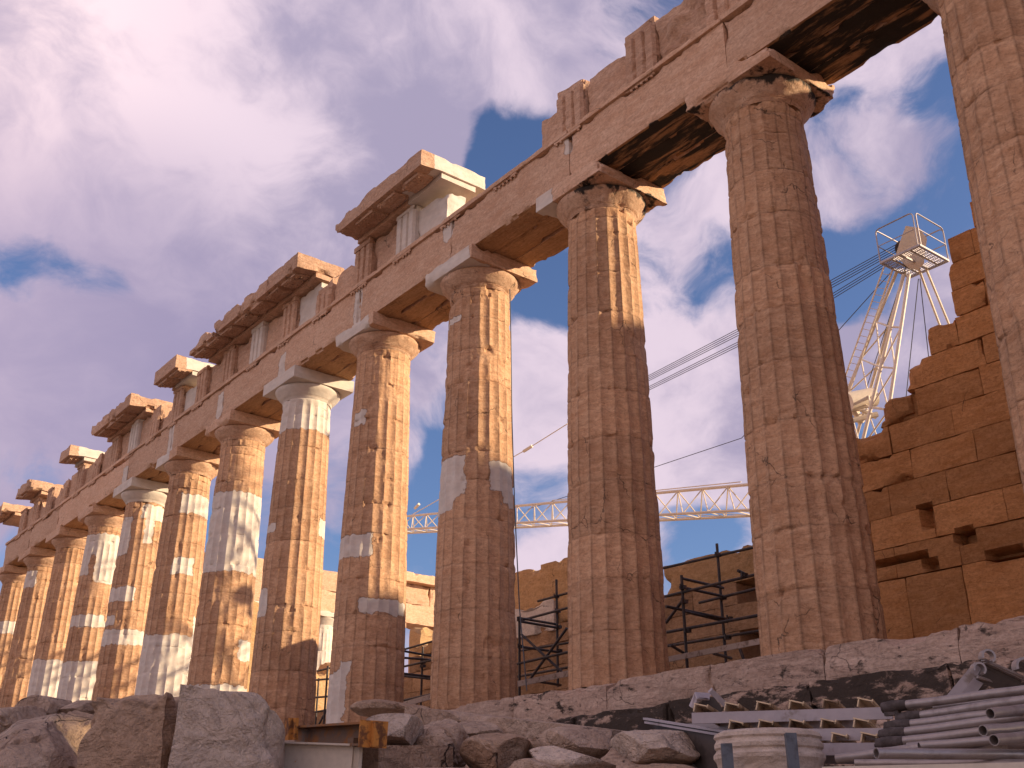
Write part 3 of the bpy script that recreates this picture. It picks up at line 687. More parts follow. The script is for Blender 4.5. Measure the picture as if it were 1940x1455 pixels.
for c in [(1054, 1130, 3.18), (985, 1174, 1.97), (1057, 1158, 3.18), (1059, 1188, 3.18), (986, 1225, 1.97), (1060, 1233, 3.18)]: coupler(tb_, *c)
tc_ = scaffold('small tangle of scaffold tubes left of the cabled column',
 [('post', (801, 1225), (801, 1352), 3., 3.), ('rail', (760, 1232), (830, 1212), 3., 3.), ('rail', (760, 1264), (830, 1248), 2.6, 2.6), ('brace', (762, 1233), (818, 1243), 2., 3.), ('brace', (762, 1246), (815, 1250), 2., 3.),
  ('rail', (760, 1280), (830, 1288), 2.5, 3.), ('rail', (760, 1328), (830, 1312), 2.6, 2.6), ('brace', (764, 1276), (815, 1282), 2, 3), ('rail', (762, 1338), (830, 1342), 2.2, 3), ('brace', (790, 1330), (788, 1352), 2.2, 2.2)],
 [((760, 1336), (830, 1316), 2.1, .13)], (-20.5, 2.6, 0))
for c in [(801, 1255, 2.98), (801, 1262, 2.98), (801, 1322, 2.98)]: coupler(tc_, *c, s=.08)
td_ = scaffold('few dark scaffold tubes low down behind the column with the white foot',
 [('post', (621, 1262), (621, 1380), 2., 2.), ('post', (604, 1285), (604, 1385), 3., 3.), ('rail', (590, 1274), (640, 1262), 2.5, 2.5), ('rail', (590, 1289), (640, 1285), 2.5, 2.5), ('rail', (590, 1322), (640, 1318), 2.5, 2.5), ('rail', (590, 1350), (640, 1342), 2.5, 2.5), ('brace', (604, 1372), (622, 1340), 2.3, 2.5)],
 [], (-24.5, 2.4, 0))
mb = MB(); tube(mb, [on_y(966, 548, -.5), on_y(968, 640, -.62), on_y(970, 800, -.72), on_y(975, 960, -.78), on_y(984, 1150, -.7), on_y(998, 1308, -.9)], .012, 6)
tag(mb.build('hanging_cable', M_cable), 'thin black cable hanging down the right side of the patched column', 'cable')

# ------------------------------------------------------------------ crane inside the temple
cr = thing('tower_crane', 'cream lattice crane with a railed head platform and a long jib behind the columns', 'crane', at(1660, 1000, 36)*np.array([1, 1, 0]))
D0 = 35.
def lat(mb, a0, a1, b0, b1, n, r=.03):
    a0, a1, b0, b1 = map(np.array, (a0, a1, b0, b1))
    for i in range(n):
        t0, t1 = i/n, (i+1)/n; tube(mb, [a0+(a1-a0)*t0, b0+(b1-b0)*t0], r, 5); tube(mb, [b0+(b1-b0)*t0, a0+(a1-a0)*t1], r, 5)
top = at(1722, 505, D0); 
L = [(at(1712, 520, D0-.3), at(1632, 845, D0-1.8)), (at(1722, 520, D0-.3), at(1690, 735, D0-1.8)), (at(1700, 512, D0+.3), at(1608, 735, D0+1.6)), (at(1715, 512, D0+.5), at(1648, 740, D0+1.8))]
def ext(p, k): return p[0]+(p[1]-p[0])*k
L = [(p[0], ext(p, k)) for p, k in zip(L, (1.25, 1.9, 1.7, 1.8))]
mb = MB()
for a, b in L: tube(mb, [a, b], .055, 8)
mb.build('mast_leg', M_crane, cr, True, 60)
mb = MB(); 
lat(mb, L[0][0]+(L[0][1]-L[0][0])*.25, L[0][1], L[1][0]+(L[1][1]-L[1][0])*.25, L[1][1], 4, .028)
lat(mb, L[2][0]+(L[2][1]-L[2][0])*.25, L[2][1], L[3][0]+(L[3][1]-L[3][0])*.25, L[3][1], 4, .028)
lat(mb, L[0][0]+(L[0][1]-L[0][0])*.25, L[0][1], L[2][0]+(L[2][1]-L[2][0])*.25, L[2][1], 4, .028)
lat(mb, L[1][0]+(L[1][1]-L[1][0])*.25, L[1][1], L[3][0]+(L[3][1]-L[3][0])*.25, L[3][1], 4, .028)
mb.build('mast_bracing', M_crane, cr)
mb = MB(); la, lb = at(1675, 505, D0), at(1590, 745, D0); lc, ld = at(1692, 508, D0), at(1606, 750, D0)
la2, lb2 = la, la+(lb-la)*1.4; lc2, ld2 = lc, lc+(ld-lc)*1.4
tube(mb, [la2, lb2], .028, 6); tube(mb, [lc2, ld2], .034, 6)
for i in range(1, 26): f = i/26; tube(mb, [la2+(lb2-la2)*f, lc2+(ld2-lc2)*f], .010, 5)
mb.build('ladder', M_crane, cr)
mb = MB()
for (a, b) in (((1740, 508), (1776, 604)), ((1752, 503), (1792, 600))): p, q = at(*a, D0+.4), at(*b, D0+.9); tube(mb, [p, p+(q-p)*3], .04, 6)
mb.build('back_stay', M_crane, cr)
mb = MB()
for (a, b) in (((1740, 528), (1726, 662)), ((1743, 528), (1757, 655)), ((1728, 470), (1640, 740))): p, q = at(*a, D0), at(*b, D0+.2); tube(mb, [p, p+(q-p)*(2.5 if b[0] != 1640 else 1.0)], .014, 5)
mb.build('hoist_rope', M_cable, cr)
# head platform
P0, P1, P2, P3 = at(1668, 498, D0-.6), at(1742, 464, D0-1.4), at(1797, 494, D0+.2), at(1728, 522, D0+1.6)
P3 = P0+P2-P1
pf = MB()
for a, b in ((P0, P1), (P1, P2), (P2, P3), (P3, P0), ((P0+P1)/2, (P3+P2)/2), (P0*.75+P1*.25, P3*.75+P2*.25), (P0*.25+P1*.75, P3*.25+P2*.75)): bar(pf, a, b, .05, .06)
pf.build('platform_frame', M_galv, cr)
gr = MB()   # grating, open in the middle
ex, ey = (P1-P0), (P3-P0)
def q(a, b): return P0+ex*a+ey*b
for k in range(23): 
    a = k/22
    gr_a, gr_b = q(a, 0.02), q(a, .98)
    if .30 < a < .70: bar(gr, gr_a, q(a, .22), .012, .03); bar(gr, q(a, .72), gr_b, .012, .03)
    else: bar(gr, gr_a, gr_b, .012, .03)
for k in range(9): bar(gr, q(0, (k+.5)/9), q(.3, (k+.5)/9), .01, .02); bar(gr, q(.7, (k+.5)/9), q(1, (k+.5)/9), .01, .02)
gr.build('platform_grating', M_galv, cr)
rl = MB(); up = np.array([0, 0, 1.15]); 
def hoop(a, b, h=up, c=.12):
    e_ = (b-a)/np.linalg.norm(b-a)*c; tube(rl, [a, a+h*.9, a+h*.97+e_*.3, a+h+e_, b+h-e_, b+h*.97-e_*.3, b+h*.9, b], .022, 6); tube(rl, [a+h*.5, b+h*.5], .016, 5)
hoop(P0, P1-ex*.04); hoop(P1+ey*.05, P2); hoop(P2, P3); hoop(P3, P0)
rl.build('guard_rail', M_galv, cr, True, 60)
hd = MB(); hp = [at(*c, D0) for c in ((1716, 428), (1742, 432), (1756, 452), (1750, 500), (1738, 512), (1722, 508), (1696, 486), (1706, 455))]
nrm = np.cross(hp[2]-hp[0], hp[5]-hp[0]); nrm /= np.linalg.norm(nrm)
V = [p+nrm*.22 for p in hp]+[p-nrm*.22 for p in hp]; n = len(hp)
hd.add(V, [list(range(n)), [2*n-1-i for i in range(n)]]+[[i, i+n, (i+1) % n+n, (i+1) % n] for i in range(n)]); hd.build('sheave_head', M_crane, cr)
sh_ = MB()
for f in (-.12, 0, .12): tube(sh_, [at(1712, 470, D0)+nrm*(f-.03), at(1712, 470, D0)+nrm*(f+.03)], .26, 16)
sh_.build('sheave', M_dark, cr, True, 40)
# luffing gear at the jib foot
ft = MB(); fpt = at(1618, 742+60, D0-.5)
tube(ft, [at(1606, 762, D0-1), at(1655, 752, D0-.5)], .30, 16); tube(ft, [at(1600, 745, D0-1), at(1632, 800, D0-.6)], .12, 8); tube(ft, [at(1600, 800, D0-1), at(1662, 785, D0-.6)], .09, 8); tube(ft, [at(1600, 760, D0), at(1660, 790, D0+.4)], .08, 8)
ft.build('winch_drum', M_crane, cr, True, 40)
# jib: triangular truss
ja, jb = at(1640, 960, 33.5), at(700, 1010, 55.)
jd = (jb-ja)/np.linalg.norm(jb-ja); sd2 = np.cross(jd, [0, 0, 1]); sd2 /= np.linalg.norm(sd2); hh = 1.02
JL = np.linalg.norm(jb-ja); tp = lambda s_, k: ja+jd*s_+np.array([0, 0, hh])*(1-.30*s_/JL); b1 = lambda s_: ja+jd*s_+sd2*.45; b2 = lambda s_: ja+jd*s_-sd2*.45
mb = MB(); tube(mb, [tp(0, 0), tp(JL, 0)], .055, 6); tube(mb, [b1(0), b1(JL)], .05, 6); tube(mb, [b2(0), b2(JL)], .05, 6); mb.build('jib_chord', M_crane, cr)
mb = MB(); ns_ = int(JL/1.15)
for i in range(ns_):
    s0, s1 = JL*i/ns_, JL*(i+1)/ns_; sm = (s0+s1)/2
    for b in (b1, b2): tube(mb, [b(s0), tp(sm, 0)], .024, 5); tube(mb, [tp(sm, 0), b(s1)], .024, 5)
    tube(mb, [b1(s0), b2(s0)], .02, 5); tube(mb, [b1(s0), b2(s1)], .016, 5)
mb.build('jib_lacing', M_crane, cr)
mb = MB(); ap = tp(JL*.305, 0); 
for s_ in (-.25, .25): tube(mb, [tp(JL*.305+s_, 0), ap+np.array([0, 0, .45])], .03, 5)
tube(mb, [tp(JL*.16, 0)+np.array([0, 0, .12]), ap+np.array([0, 0, .1]), tp(JL*.5, 0)+np.array([0, 0, .1])], .02, 5)
mb.build('jib_fitting', M_crane, cr)
mb = MB()
def hpt(f): return at(1700+f*4, 462+f*9, D0)
jt_ = at(740, 1005, 52)
for i in range(7): tube(mb, [hpt(i*.42), at(1560, 539.+i*5.0+(8 if i > 3 else 0), 35.2), at(1228, 712.+i*3.3+(8 if i > 3 else 0), 41.)+0, at(1075, 795.+i*2.2+(5 if i > 3 else 0), 44.5)], .013, 5)
tube(mb, [at(1405, 830, 38), at(1240, 885, 41), at(1000, 965, 46)], .014, 5); tube(mb, [hpt(3), at(1405, 830, 38)], .014, 5)
mb.build('luffing_rope', M_cable, cr)
mb = MB(); tube(mb, [at(1075, 795+8, 44.5), at(1000, 850, 47), at(776, 978, 53)], .022, 5); tube(mb, [at(1008, 845, 46.8), at(992, 855, 47.2)], .07, 6); tube(mb, [at(794, 955, 52.4), at(786, 963, 52.7)], .07, 6); mb.build('pendant', M_crane, cr)

# ------------------------------------------------------------------ foreground boulders and blocks
RX = np.array([.6212, .7836, 0]); RX /= np.linalg.norm(RX); RD = np.array([-RX[1], RX[0], 0])
def rock(u, v, D, wpx, hpx, dm, label, mat, seed, p=3., cuts=7, rough=.05, name='boulder', tilt=0., sub=5, yaw=0., group='loose stones in the foreground', cat='stone', cutr=(.62, .92), tone=.5, drop=0.):
    c = at(u, v, D); hw = wpx/2*D/FPX; hh_ = hpx/2*D/FPX
    bm = bmesh.new(); bmesh.ops.create_icosphere(bm, subdivisions=sub, radius=1.); V = np.array([x.co[:] for x in bm.verts]); F = np.array([[q.index for q in f.verts] for f in bm.faces]); bm.free()
    V = V/((np.abs(V)**p).sum(1)**(1/p))[:, None]
    r = np.random.RandomState(seed)
    for _ in range(cuts+7 if p < 4 else cuts):
        n = r.randn(3); n /= np.linalg.norm(n); d = r.uniform(*cutr)*1.05; e_ = V@n-d; V = V-np.outer(np.maximum(0, e_)*.96, n)
    V = V/np.abs(V).max(0)
    nn = (fbm(V*np.array([hw, dm/2, hh_])/.25+seed, 1., 5, seed)-.5); V = V*(1+nn[:, None]*rough*2)
    rid = 1-np.abs(fbm(V*np.array([hw, dm/2, hh_])/.3+seed*2, 1., 4, seed+5)-.5)*2; V = V*(1-rough*.9*sst(.93, 1., rid))[:, None]
    V = V*np.array([hw, dm/2, hh_])
    ca, sa = math.cos(tilt), math.sin(tilt); V = np.stack([V[:, 0]*ca-V[:, 2]*sa, V[:, 1], V[:, 0]*sa+V[:, 2]*ca], 1)
    ca, sa = math.cos(yaw), math.sin(yaw); V = np.stack([V[:, 0]*ca-V[:, 1]*sa, V[:, 0]*sa+V[:, 1]*ca, V[:, 2]], 1)
    P = c + V[:, :1]*RX + V[:, 1:2]*RD + np.array([0, 0, 1.])*V[:, 2:]
    mb = MB(); mb.add(P, F, np.tile([0, 0, tone], (len(P), 1))); o = mb.build(name, mat, None, True, 22)
    return tag(o, label, cat, group)
def cut_block(u, v, D, wpx, hpx, dm, yaw, tilt, label, mat, seed, chip):
    c = at(u, v, D); hw = wpx/2*D/FPX; hh_ = hpx/2*D/FPX
    ax = RX*math.cos(yaw)+RD*math.sin(yaw)+np.array([0, 0, math.sin(tilt)]); Mx = frame_M(c, ax)
    mb = block((-hw, -dm/2, -hh_), (hw, dm/2, hh_), .018, .016, chip, seed, .17, .5, M=Mx)
    return tag(mb.build('marble_block', mat, None, True, 24), label, 'stone', 'loose stones in the foreground')
def frame_M(c, ax, up=(0, 0, 1)):
    x = Vector(ax).normalized(); z = Vector(up); y = z.cross(x).normalized(); z = x.cross(y)
    return Matrix(((x[0], y[0], z[0], c[0]), (x[1], y[1], z[1], c[1]), (x[2], y[2], z[2], c[2]), (0, 0, 0, 1)))
cut_block(432, 1474, 6.0, 178, 282, .5, .16, -.02, 'big pale grey marble block with a flat top and cracked face, standing on the left', M_rockg, 1, .07)
cut_block(268, 1465, 6.2, 160, 255, .45, -.25, .04, 'tan cut block with a flaked face, left of the pale grey block', M_rockt, 2, .09)
rock(150, 1475, 7.2, 190, 230, 1.6, 'smooth slab of rock catching an orange patch of sun at the lower left', M_rockt, 3, 2.4, 7, .05, tilt=.55)
rock(60, 1478, 7.0, 260, 215, 1.4, 'creased grey-brown rock filling the lower left corner', M_rock, 4, 2.6, 8, .06, tilt=.25)
rock(92, 1358, 9.5, 92, 66, .8, 'small domed boulder in front of the white-footed columns', M_rock, 5, 2.2, 5, .05)
rock(172, 1350, 9.3, 84, 40, .7, 'flat-topped small dark boulder right of the domed one', M_rock, 6, 2.6, 6, .05, tone=.35)
rock(25, 1385, 9.0, 110, 90, .9, 'knobbly boulder at the left edge of the photo', M_rock, 7, 2.2, 8, .09)
rock(745, 1387, 6.6, 112, 62, .45, 'pale rounded boulder lying beside the orange beam end', M_rockg, 8, 3., 6, .05)
rock(838, 1420, 6.8, 100, 108, .6, 'pitted grey boulder right of the pale rounded one', M_rock, 9, 2.6, 6, .08)
rock(915, 1388, 7.4, 120, 44, .6, 'dark cracked boulder half hidden below the long marble slab', M_rock, 10, 2.4, 7, .10, tone=.42)
rock(940, 1432, 6.5, 132, 80, .6, 'brown pear-shaped boulder in the middle of the foreground row', M_rockt, 11, 2.2, 6, .04)
rock(1085, 1412, 6.6, 180, 64, .7, 'low grey boulder with banded top, left of the biggest one', M_rock, 12, 2.4, 7, .05, tilt=.15)
rock(1080, 1448, 6.0, 170, 56, .6, 'freshly broken bright stone along the bottom edge', M_rockg, 13, 2.4, 9, .06, tone=.62, tilt=-.08)
rock(1240, 1420, 6.2, 152, 68, .6, 'large faceted grey boulder against the dark metal trough', M_rockg, 14, 2.6, 8, .04)
rock(1010, 1460, 5.8, 90, 40, .4, 'small rough stone cut by the bottom edge', M_rock, 15, 2.4, 7, .08)
rock(640, 1480, 7.0, 300, 60, .8, 'low rubble stone under the cream beam', M_rock, 16, 2.4, 7, .08)
rock(870, 1490, 6.2, 240, 70, .8, 'wide grey stone below the pear-shaped boulder', M_rock, 17, 2.4, 7, .08)
rock(1260, 1480, 6.0, 240, 60, .6, 'brown stone at the bottom edge below the faceted boulder', M_rockt, 18, 2.4, 7, .08)
rock(740, 1345, 10.0, 150, 34, .6, 'low rubble heap edge below the blank-block column', M_rockt, 19, 2.4, 7, .10)
def frame_M(c, ax, up=(0, 0, 1)):
    """rotation with local x along ax"""
    x = Vector(ax).normalized(); z = Vector(up); y = z.cross(x).normalized(); z = x.cross(y)
    return Matrix(((x[0], y[0], z[0], c[0]), (x[1], y[1], z[1], c[1]), (x[2], y[2], z[2], c[2]), (0, 0, 0, 1)))
def slab(a, b, w_, h_, name, label, mat, seed, chip=.04, cat='stone', tone=.5, group='loose stones in the foreground'):
    a = np.array(a); b = np.array(b); L_ = np.linalg.norm(b-a); Mx = frame_M((a+b)/2, b-a)
    mb = block((-L_/2, -w_/2, -h_/2), (L_/2, w_/2, h_/2), .04, .006, chip, seed, .08, tone, M=Mx)
    return tag(mb.build(name, mat, None, True, 32), label, cat, group)
slab(at(822, 1358, 8.2), at(1150, 1399, 6.9), .55, .11, 'marble_slab', 'long flat marble slab tilted over the boulders', M_rock, 50, .05, 'slab')
slab(at(688, 1443, 6.3), at(830, 1443, 6.6), .3, .16, 'cut_block', 'smooth cut block under the pale boulder, right of the cream beam', M_rockt, 51, .03, 'block')

# ------------------------------------------------------------------ rusty beams
def ibeam(mb, a, b, w_, h_, tk=.012, up=(0, 0, 1)):
    a = np.array(a, float); b = np.array(b, float); t_ = (b-a)/np.linalg.norm(b-a); x = np.cross(t_, up); x /= np.linalg.norm(x); y = np.cross(x, t_)
    for s_ in (-1, 1): bar(mb, a+y*s_*(h_/2-tk/2), b+y*s_*(h_/2-tk/2), w_, tk, up)
    bar(mb, a, b, tk, h_-2*tk-.002, up)
t = thing('rusty_beam', 'rusty steel beam with a bright orange end resting across the stones', 'beam', at(640, 1400, 6.2))
a, b = at(560, 1397, 6.9), at(706, 1391, 5.9)
mb = MB(); ibeam(mb, a, b, .14, .12); mb.build('beam_body', M_rust, t)
mb = MB(); dd = (b-a)/np.linalg.norm(b-a); bar(mb, b+dd*.001, b+dd*.012, .16, .135); bar(mb, b+dd*.012, b+dd*.05, .03, .125); mb.build('end_plate', M_orange, t)
t = thing('cream_beam', 'cream-painted steel channel with rust spots, lit by the sun under the rusty beam', 'beam', at(600, 1435, 6.0))
a, b = at(520, 1432, 6.25), at(668, 1438, 6.0)
mb = MB(); bar(mb, a, b, .012, .135); bar(mb, a+np.array([0, 0, .069]), b+np.array([0, 0, .069]), .08, .01); bar(mb, a-np.array([0, 0, .069]), b-np.array([0, 0, .069]), .08, .01); mb.build('channel', M_cream, t)
mb = MB(); bar(mb, at(672, 1398, 6.05), at(670, 1475, 6.05), .05, .06, (1, 0, 0)); mb.build('stub_post', M_rust, t)
mb = MB(); bar(mb, at(552, 1360, 6.7), at(550, 1402, 6.7), .055, .05, (1, 0, 0)); bar(mb, at(558, 1360, 6.68), at(556, 1402, 6.68), .02, .07, (1, 0, 0))
tag(mb.build('rusted_bracket', M_orange), 'short flaking rusted bracket standing at the left end of the beam', 'bracket')
mb = MB(); bar(mb, at(676, 1415, 6.0), at(672, 1480, 6.0), .02, .09, (1, 0, 0)); tag(mb.build('leaning_strip', M_cream), 'narrow sunlit cream strip standing between the beam and the cut block', 'strip')

# ------------------------------------------------------------------ trough, base, posts, treads, tubes
mb = MB(); a, b = at(1222, 1362, 6.6), at(1470, 1402, 5.5); fw = RD*.45
dn = np.array([.05, 0, -.52]);
V = [a, b, b+fw, a+fw, a+dn*.55+RX*.22, b+dn, b+dn+fw*.8, a+dn*.55+RX*.22+fw*.8]
th_ = .008
mb.add(V, [[0, 1, 5, 4], [4, 5, 1, 0], [3, 2, 6, 7][::-1], [0, 4, 7, 3], [1, 2, 6, 5], [4, 5, 6, 7]])
t = thing('metal_trough', 'dark sheet-metal trough with a folded rim behind the faceted boulder', 'trough', at(1340, 1400, 6))
mb.build('body', M_trough, t)
mb = MB(); bar(mb, a-RD*.012, b-RD*.012, .03, .012); bar(mb, a-RD*.03-np.array([0, 0, .022]), b-RD*.03-np.array([0, 0, .022]), .02, .012); mb.build('rim', M_grey, t)
cb = at(1456, 1440, 5.2); R0 = 94*5.2/FPX
mb = MB(); pr = [(0, .125), (R0*.6, .125), (R0*.86, .12), (R0*.97, .108), (R0*1.0, .092), (R0*.965, .082), (R0*.97, .076), (R0*1.015, .062), (R0*1.01, .046), (R0*.97, .038), (R0*.975, .032), (R0*1.03, .018), (R0*1.03, .0), (R0*.985, -.014), (R0*.96, -.04), (R0*.955, -.09), (R0*1.0, -.13), (R0*1.04, -.2), (R0*1.04, -.42), (0, -.42)]
lathe(mb, pr, cb, 96, .014, 3); tag(mb.build('column_base', M_base, None, True, 35), 'round moulded marble column base between two steel posts', 'column base')
for (u, vt, label, D) in ((1375, 1409, 'shorter blue-grey steel post left of the round marble base', 4.9), (1496, 1389, 'taller blue-grey steel post in front of the round marble base', 4.85)):
    tp_ = at(u, vt, D); mb = MB(); r2 = 9.5*D/FPX
    for s_ in (1,): bar(mb, tp_, (tp_[0], tp_[1], -2.9), r2*2, r2*1.6, tuple(RX))
    for s_ in (-1, 1): bar(mb, tp_+RX*s_*r2*.75-RD*r2*.9, np.array([tp_[0], tp_[1], -2.9])+RX*s_*r2*.75-RD*r2*.9, .006, r2*.5, tuple(RX))
    tag(mb.build('steel_post', M_post), label, 'post', 'steel posts by the round base')
def treads(label, a, b, a2, b2, n, off, seed):
    t = thing('stair_section', label, 'stair section', (np.array(a)+np.array(b))/2, 'stacked metal stair sections')
    mb = MB(); bar(mb, a, b, .02, .055); mb.build('stringer', M_grey, t)
    a3 = np.array(a)+RD*.55; b3 = np.array(b)+RD*.55; mb = MB(); bar(mb, a3, b3, .02, .055); mb.build('stringer', M_grey, t)
    for i in range(n):
        f = (i+.3)/n
        p = np.array(a)*(1-f)+np.array(b)*f + np.array([0, 0, off+.012]); q_ = p+RX*.24+RD*.5-np.array([0, 0, .035])
        mb = MB(); bar(mb, p, q_, .075, .006, (.25, .1, 1)); bar(mb, p-RX*.036+np.array([0, 0, -.016]), q_-RX*.036+np.array([0, 0, -.016]), .006, .036, (.25, .1, 1))
        bar(mb, p+RX*.034+np.array([0, 0, -.008]), q_+RX*.034+np.array([0, 0, -.008]), .006, .02, (.25, .1, 1))
        mb.build('tread', M_alu, t)
treads('uppermost grey stair section with upturned metal treads', at(1312, 1361, 5.9), at(1690, 1351, 5.6), 0, 0, 6, .055, 1)
treads('middle grey stair section under the uppermost one', at(1380, 1393, 5.8), at(1680, 1391, 5.5), 0, 0, 5, .055, 2)
treads('lowest grey stair section half hidden by the round marble base', at(1420, 1420, 5.7), at(1690, 1419, 5.4), 0, 0, 5, .055, 3)
# folded bracket on top
t = thing('folded_bracket', 'pale folded sheet-metal bracket perched on the stair sections', 'bracket', at(1340, 1340, 6))
def plate(pts, tk, mat, nm):
    pts = [np.array(p) for p in pts]; n = np.cross(pts[1]-pts[0], pts[2]-pts[0]); n /= np.linalg.norm(n); k = len(pts); mb = MB()
    mb.add([p+n*tk/2 for p in pts]+[p-n*tk/2 for p in pts], [list(range(k)), [2*k-1-i for i in range(k)]]+[[i, i+k, (i+1) % k+k, (i+1) % k] for i in range(k)]); mb.build(nm, mat, t)
plate([at(1307, 1338, 6.0), at(1318, 1312, 6.0), at(1346, 1314, 6.2), at(1340, 1322, 6.0), at(1322, 1320, 5.95), at(1311, 1341, 5.95)], .012, M_grey, 'flange')
plate([at(1316, 1312, 6.0), at(1344, 1314, 6.1), at(1344, 1326, 6.02), at(1320, 1324, 5.93)], .008, M_grey, 'face')
plate([at(1342, 1311, 5.95), at(1349, 1304, 5.95), at(1377, 1331, 6.0), at(1371, 1339, 6.0)], .02, M_grey, 'flange')
plate([at(1320, 1342, 6.1), at(1330, 1328, 6.1), at(1352, 1320, 6.1), at(1366, 1338, 6.1), at(1368, 1352, 6.1), at(1322, 1352, 6.1)], .006, M_trough, 'web')
# curled profile stack
t = thing('gutter_profiles', 'leaning grey metal profiles with curled ends above the tube pile', 'metal profile', at(1860, 1290, 6))
def curl(c, r, a0, a1, w_, nm):
    mb = MB(); V = []; n = 14
    for i in range(n+1):
        an = a0+(a1-a0)*i/n
        for rr in (r, r*.72):
            p = c+RX*math.cos(an)*rr+np.array([0, 0, 1])*math.sin(an)*rr; V += [p-RD*w_/2, p+RD*w_/2]
    F = []
    for i in range(n):
        o = i*4; F += [[o, o+1, o+5, o+4], [o+2, o+6, o+7, o+3], [o, o+4, o+6, o+2], [o+1, o+3, o+7, o+5]]
    F += [[0, 2, 3, 1], [n*4, n*4+1, n*4+3, n*4+2]]
    mb.add(V, F); mb.build(nm, M_galv, t, True, 40)
D_ = 6.2
plate([at(1793, 1318, D_), at(1846, 1254, D_), at(1862, 1262, D_), at(1818, 1318, D_)], .012, M_grey, 'side_plate')
plate([at(1816, 1318, D_+.15), at(1860, 1265, D_+.15), at(1874, 1280, D_+.15), at(1846, 1318, D_+.15)], .012, M_grey, 'side_plate')
plate([at(1868, 1248, D_+.05), at(1936, 1283, D_+.4), at(1932, 1300, D_+.4), at(1862, 1262, D_+.05)], .01, M_trough, 'web')
plate([at(1862, 1262, D_+.06), at(1940, 1300, D_+.42), at(1900, 1312, D_+.3), at(1850, 1288, D_+.06)], .01, M_trough, 'web')
for a_, b_, dq in (((1862, 1250), (1945, 1286), 0), ((1866, 1254), (1945, 1291), .02), ((1850, 1282), (1910, 1302), .0)):
    mb = MB(); bar(mb, at(*a_, D_+dq), at(*b_, D_+.4+dq), .02, .012); mb.build('lip', M_galv, t)
curl(at(1870, 1244, D_), .036, math.pi*1.1, -.35*math.pi, .05, 'curl'); curl(at(1853, 1268, D_-.05), .034, math.pi*1.1, -.3*math.pi, .05, 'curl'); curl(at(1938, 1264, D_+.3), .05, math.pi*1.1, -.2*math.pi, .06, 'curl')
# steel tubes
def pipe(a, b, r, label, coup=False, hollow=False):
    a = np.array(a); b = np.array(b); b = a+(b-a)*1.35; d = (b-a)/np.linalg.norm(b-a)
    t = thing('steel_tube', label, 'tube', a, 'steel tubes piled on the right')
    mb = MB(); n = 18
    nn_ = 7; pts = [a+(b-a)*i/nn_ + np.array([0, 0, .0012*math.sin(i*2.1)]) for i in range(nn_+1)]
    tube(mb, pts, r, n, cap=False)
    tube(mb, [a+d*.0, a+d*.35], r*.84, n, cap=False); 
    # annular end
    x = np.cross(d, [0, 0, 1]); x /= np.linalg.norm(x); y = np.cross(x, d); an = np.arange(n)*2*math.pi/n
    ro = [a+r*(math.cos(q_)*x+math.sin(q_)*y) for q_ in an]; ri = [a+r*.84*(math.cos(q_)*x+math.sin(q_)*y) for q_ in an]
    mb.add(ro+ri, [[i, (i+1) % n, n+(i+1) % n, n+i] for i in range(n)]); 
    if not hollow: tube(mb, [a+d*.36, a+d*.37], r*.83, n)
    else: tube(mb, [a+d*.30, a+d*.31], r*.83, n)
    mb.build('pipe', M_galv, t, True, 50)
    if coup:
        mb = MB(); tube(mb, [a-d*.03, a-d*.028+d*.05, a+d*.09], [r*1.25, r*1.45, r*1.15], 12); bar(mb, a-d*.02-np.array([0, 0, r*1.3]), a+d*.05-np.array([0, 0, r*1.3]), r*1.6, r*1.2); tube(mb, [a+np.array([0, 0, r*1.1])-x*r*.7, a+np.array([0, 0, -r*1.6])-x*r*1.5], r*.28, 8); tube(mb, [a-d*.05-x*r*1.3, a-d*.01-x*r*1.3], r*.45, 6)
        mb.build('coupler', M_galv2, t, True, 35)
    return t
r0 = .020
pipe(at(1684, 1340, 5.45), at(1940, 1307, 5.2), r0, 'topmost tube of the pile with a coupler at its left end', True)
pipe(at(1712, 1361, 5.4), at(1940, 1326, 5.15), r0, 'second tube from the top, its coupler set back to the right', True)
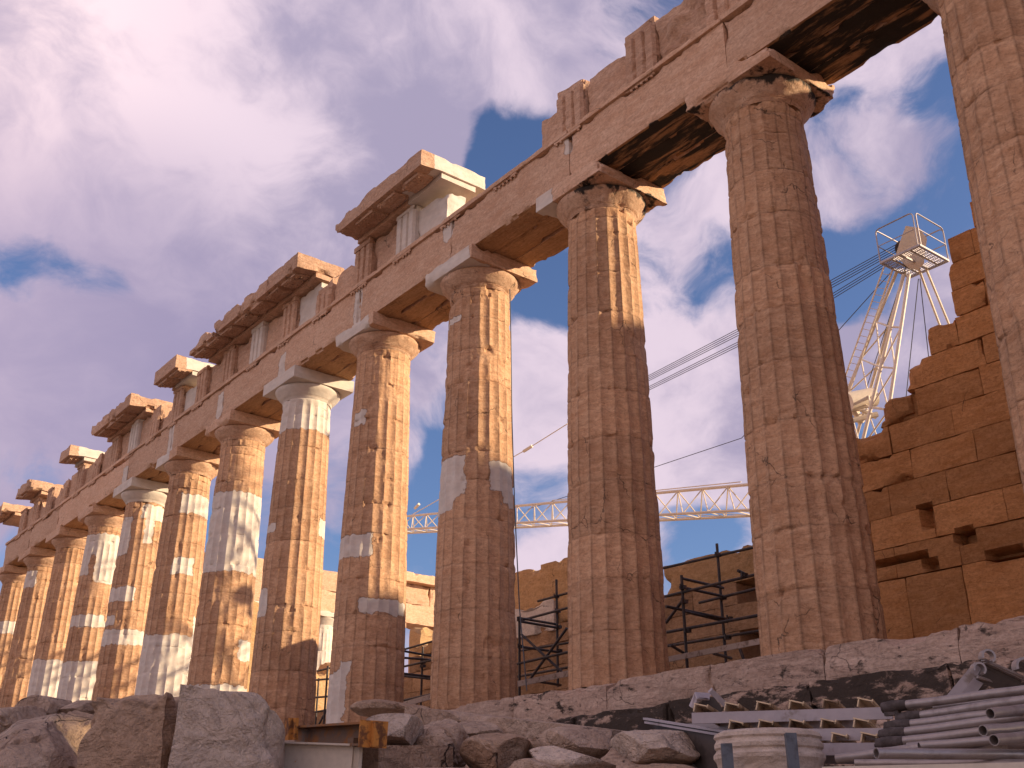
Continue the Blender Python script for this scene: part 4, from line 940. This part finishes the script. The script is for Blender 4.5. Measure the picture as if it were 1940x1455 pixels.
pipe(at(1770, 1340, 5.55), at(1940, 1318, 5.35), r0*.8, 'thin tube wedged just under the topmost one')
pipe(at(1690, 1377, 5.35), at(1880, 1352, 5.2), r0, 'third coupled tube, running behind the highest open pipe end', True)
pipe(at(1876, 1352, 4.9), at(1960, 1342, 5.15), r0*1.1, 'highest short tube with an open end at the right edge', False, True)
pipe(at(1680, 1392, 5.3), at(1940, 1357, 5.08), r0, 'fourth coupled tube in the middle of the pile', True)
pipe(at(1674, 1409, 5.25), at(1930, 1377, 5.1), r0, 'lowest coupled tube of the pile', True)
pipe(at(1862, 1384, 4.8), at(1960, 1376, 5.05), r0*1.1, 'middle short tube with an open end at the right edge', False, True)
pipe(at(1883, 1402, 4.75), at(1960, 1394, 5.0), r0*1.1, 'lowest short tube with an open end at the right edge', False, True)
pipe(at(1720, 1415, 5.2), at(1940, 1398, 5.05), r0*.95, 'dark tube tucked below the coupled ones')
pipe(at(1660, 1427, 4.6), at(1940, 1430, 5.0), r0*1.05, 'big bare tube lying lowest in front, open end to the left', False, True)
pipe(at(1585, 1438, 5.1), at(1700, 1422, 5.0), r0*.95, 'tube slanting under the big bare one', False, True)
pipe(at(1700, 1412, 5.35), at(1960, 1410, 5.3), r0, 'shadowed tube deep inside the pile')
pipe(at(1620, 1446, 5.0), at(1960, 1446, 4.9), r0*.8, 'thin tube along the bottom of the pile')
mb = MB(); bar(mb, at(1560, 1459, 4.6), at(1990, 1450, 4.5), .05, .022); tag(mb.build('pale_board', M_cream), 'pale board edge along the bottom right corner', 'board')
for i, (u, v) in enumerate(((1700, 1432), (1850, 1425))):
    a = at(u, v, 5.35); mb = MB(); bar(mb, a-RD*.25+np.array([0, 0, -.02]), a+RD*.5+np.array([0, 0, -.02]), .06, .06); bar(mb, a+RX*.02+np.array([0, 0, -.05]), (a[0]+RX[0]*.02, a[1]+RX[1]*.02, -2.6), .06, .06, tuple(RD))
    tag(mb.build('timber_rest', M_plank), 'dark timber rest under the tube pile, ' + ('left one' if i == 0 else 'right one'), 'timber')
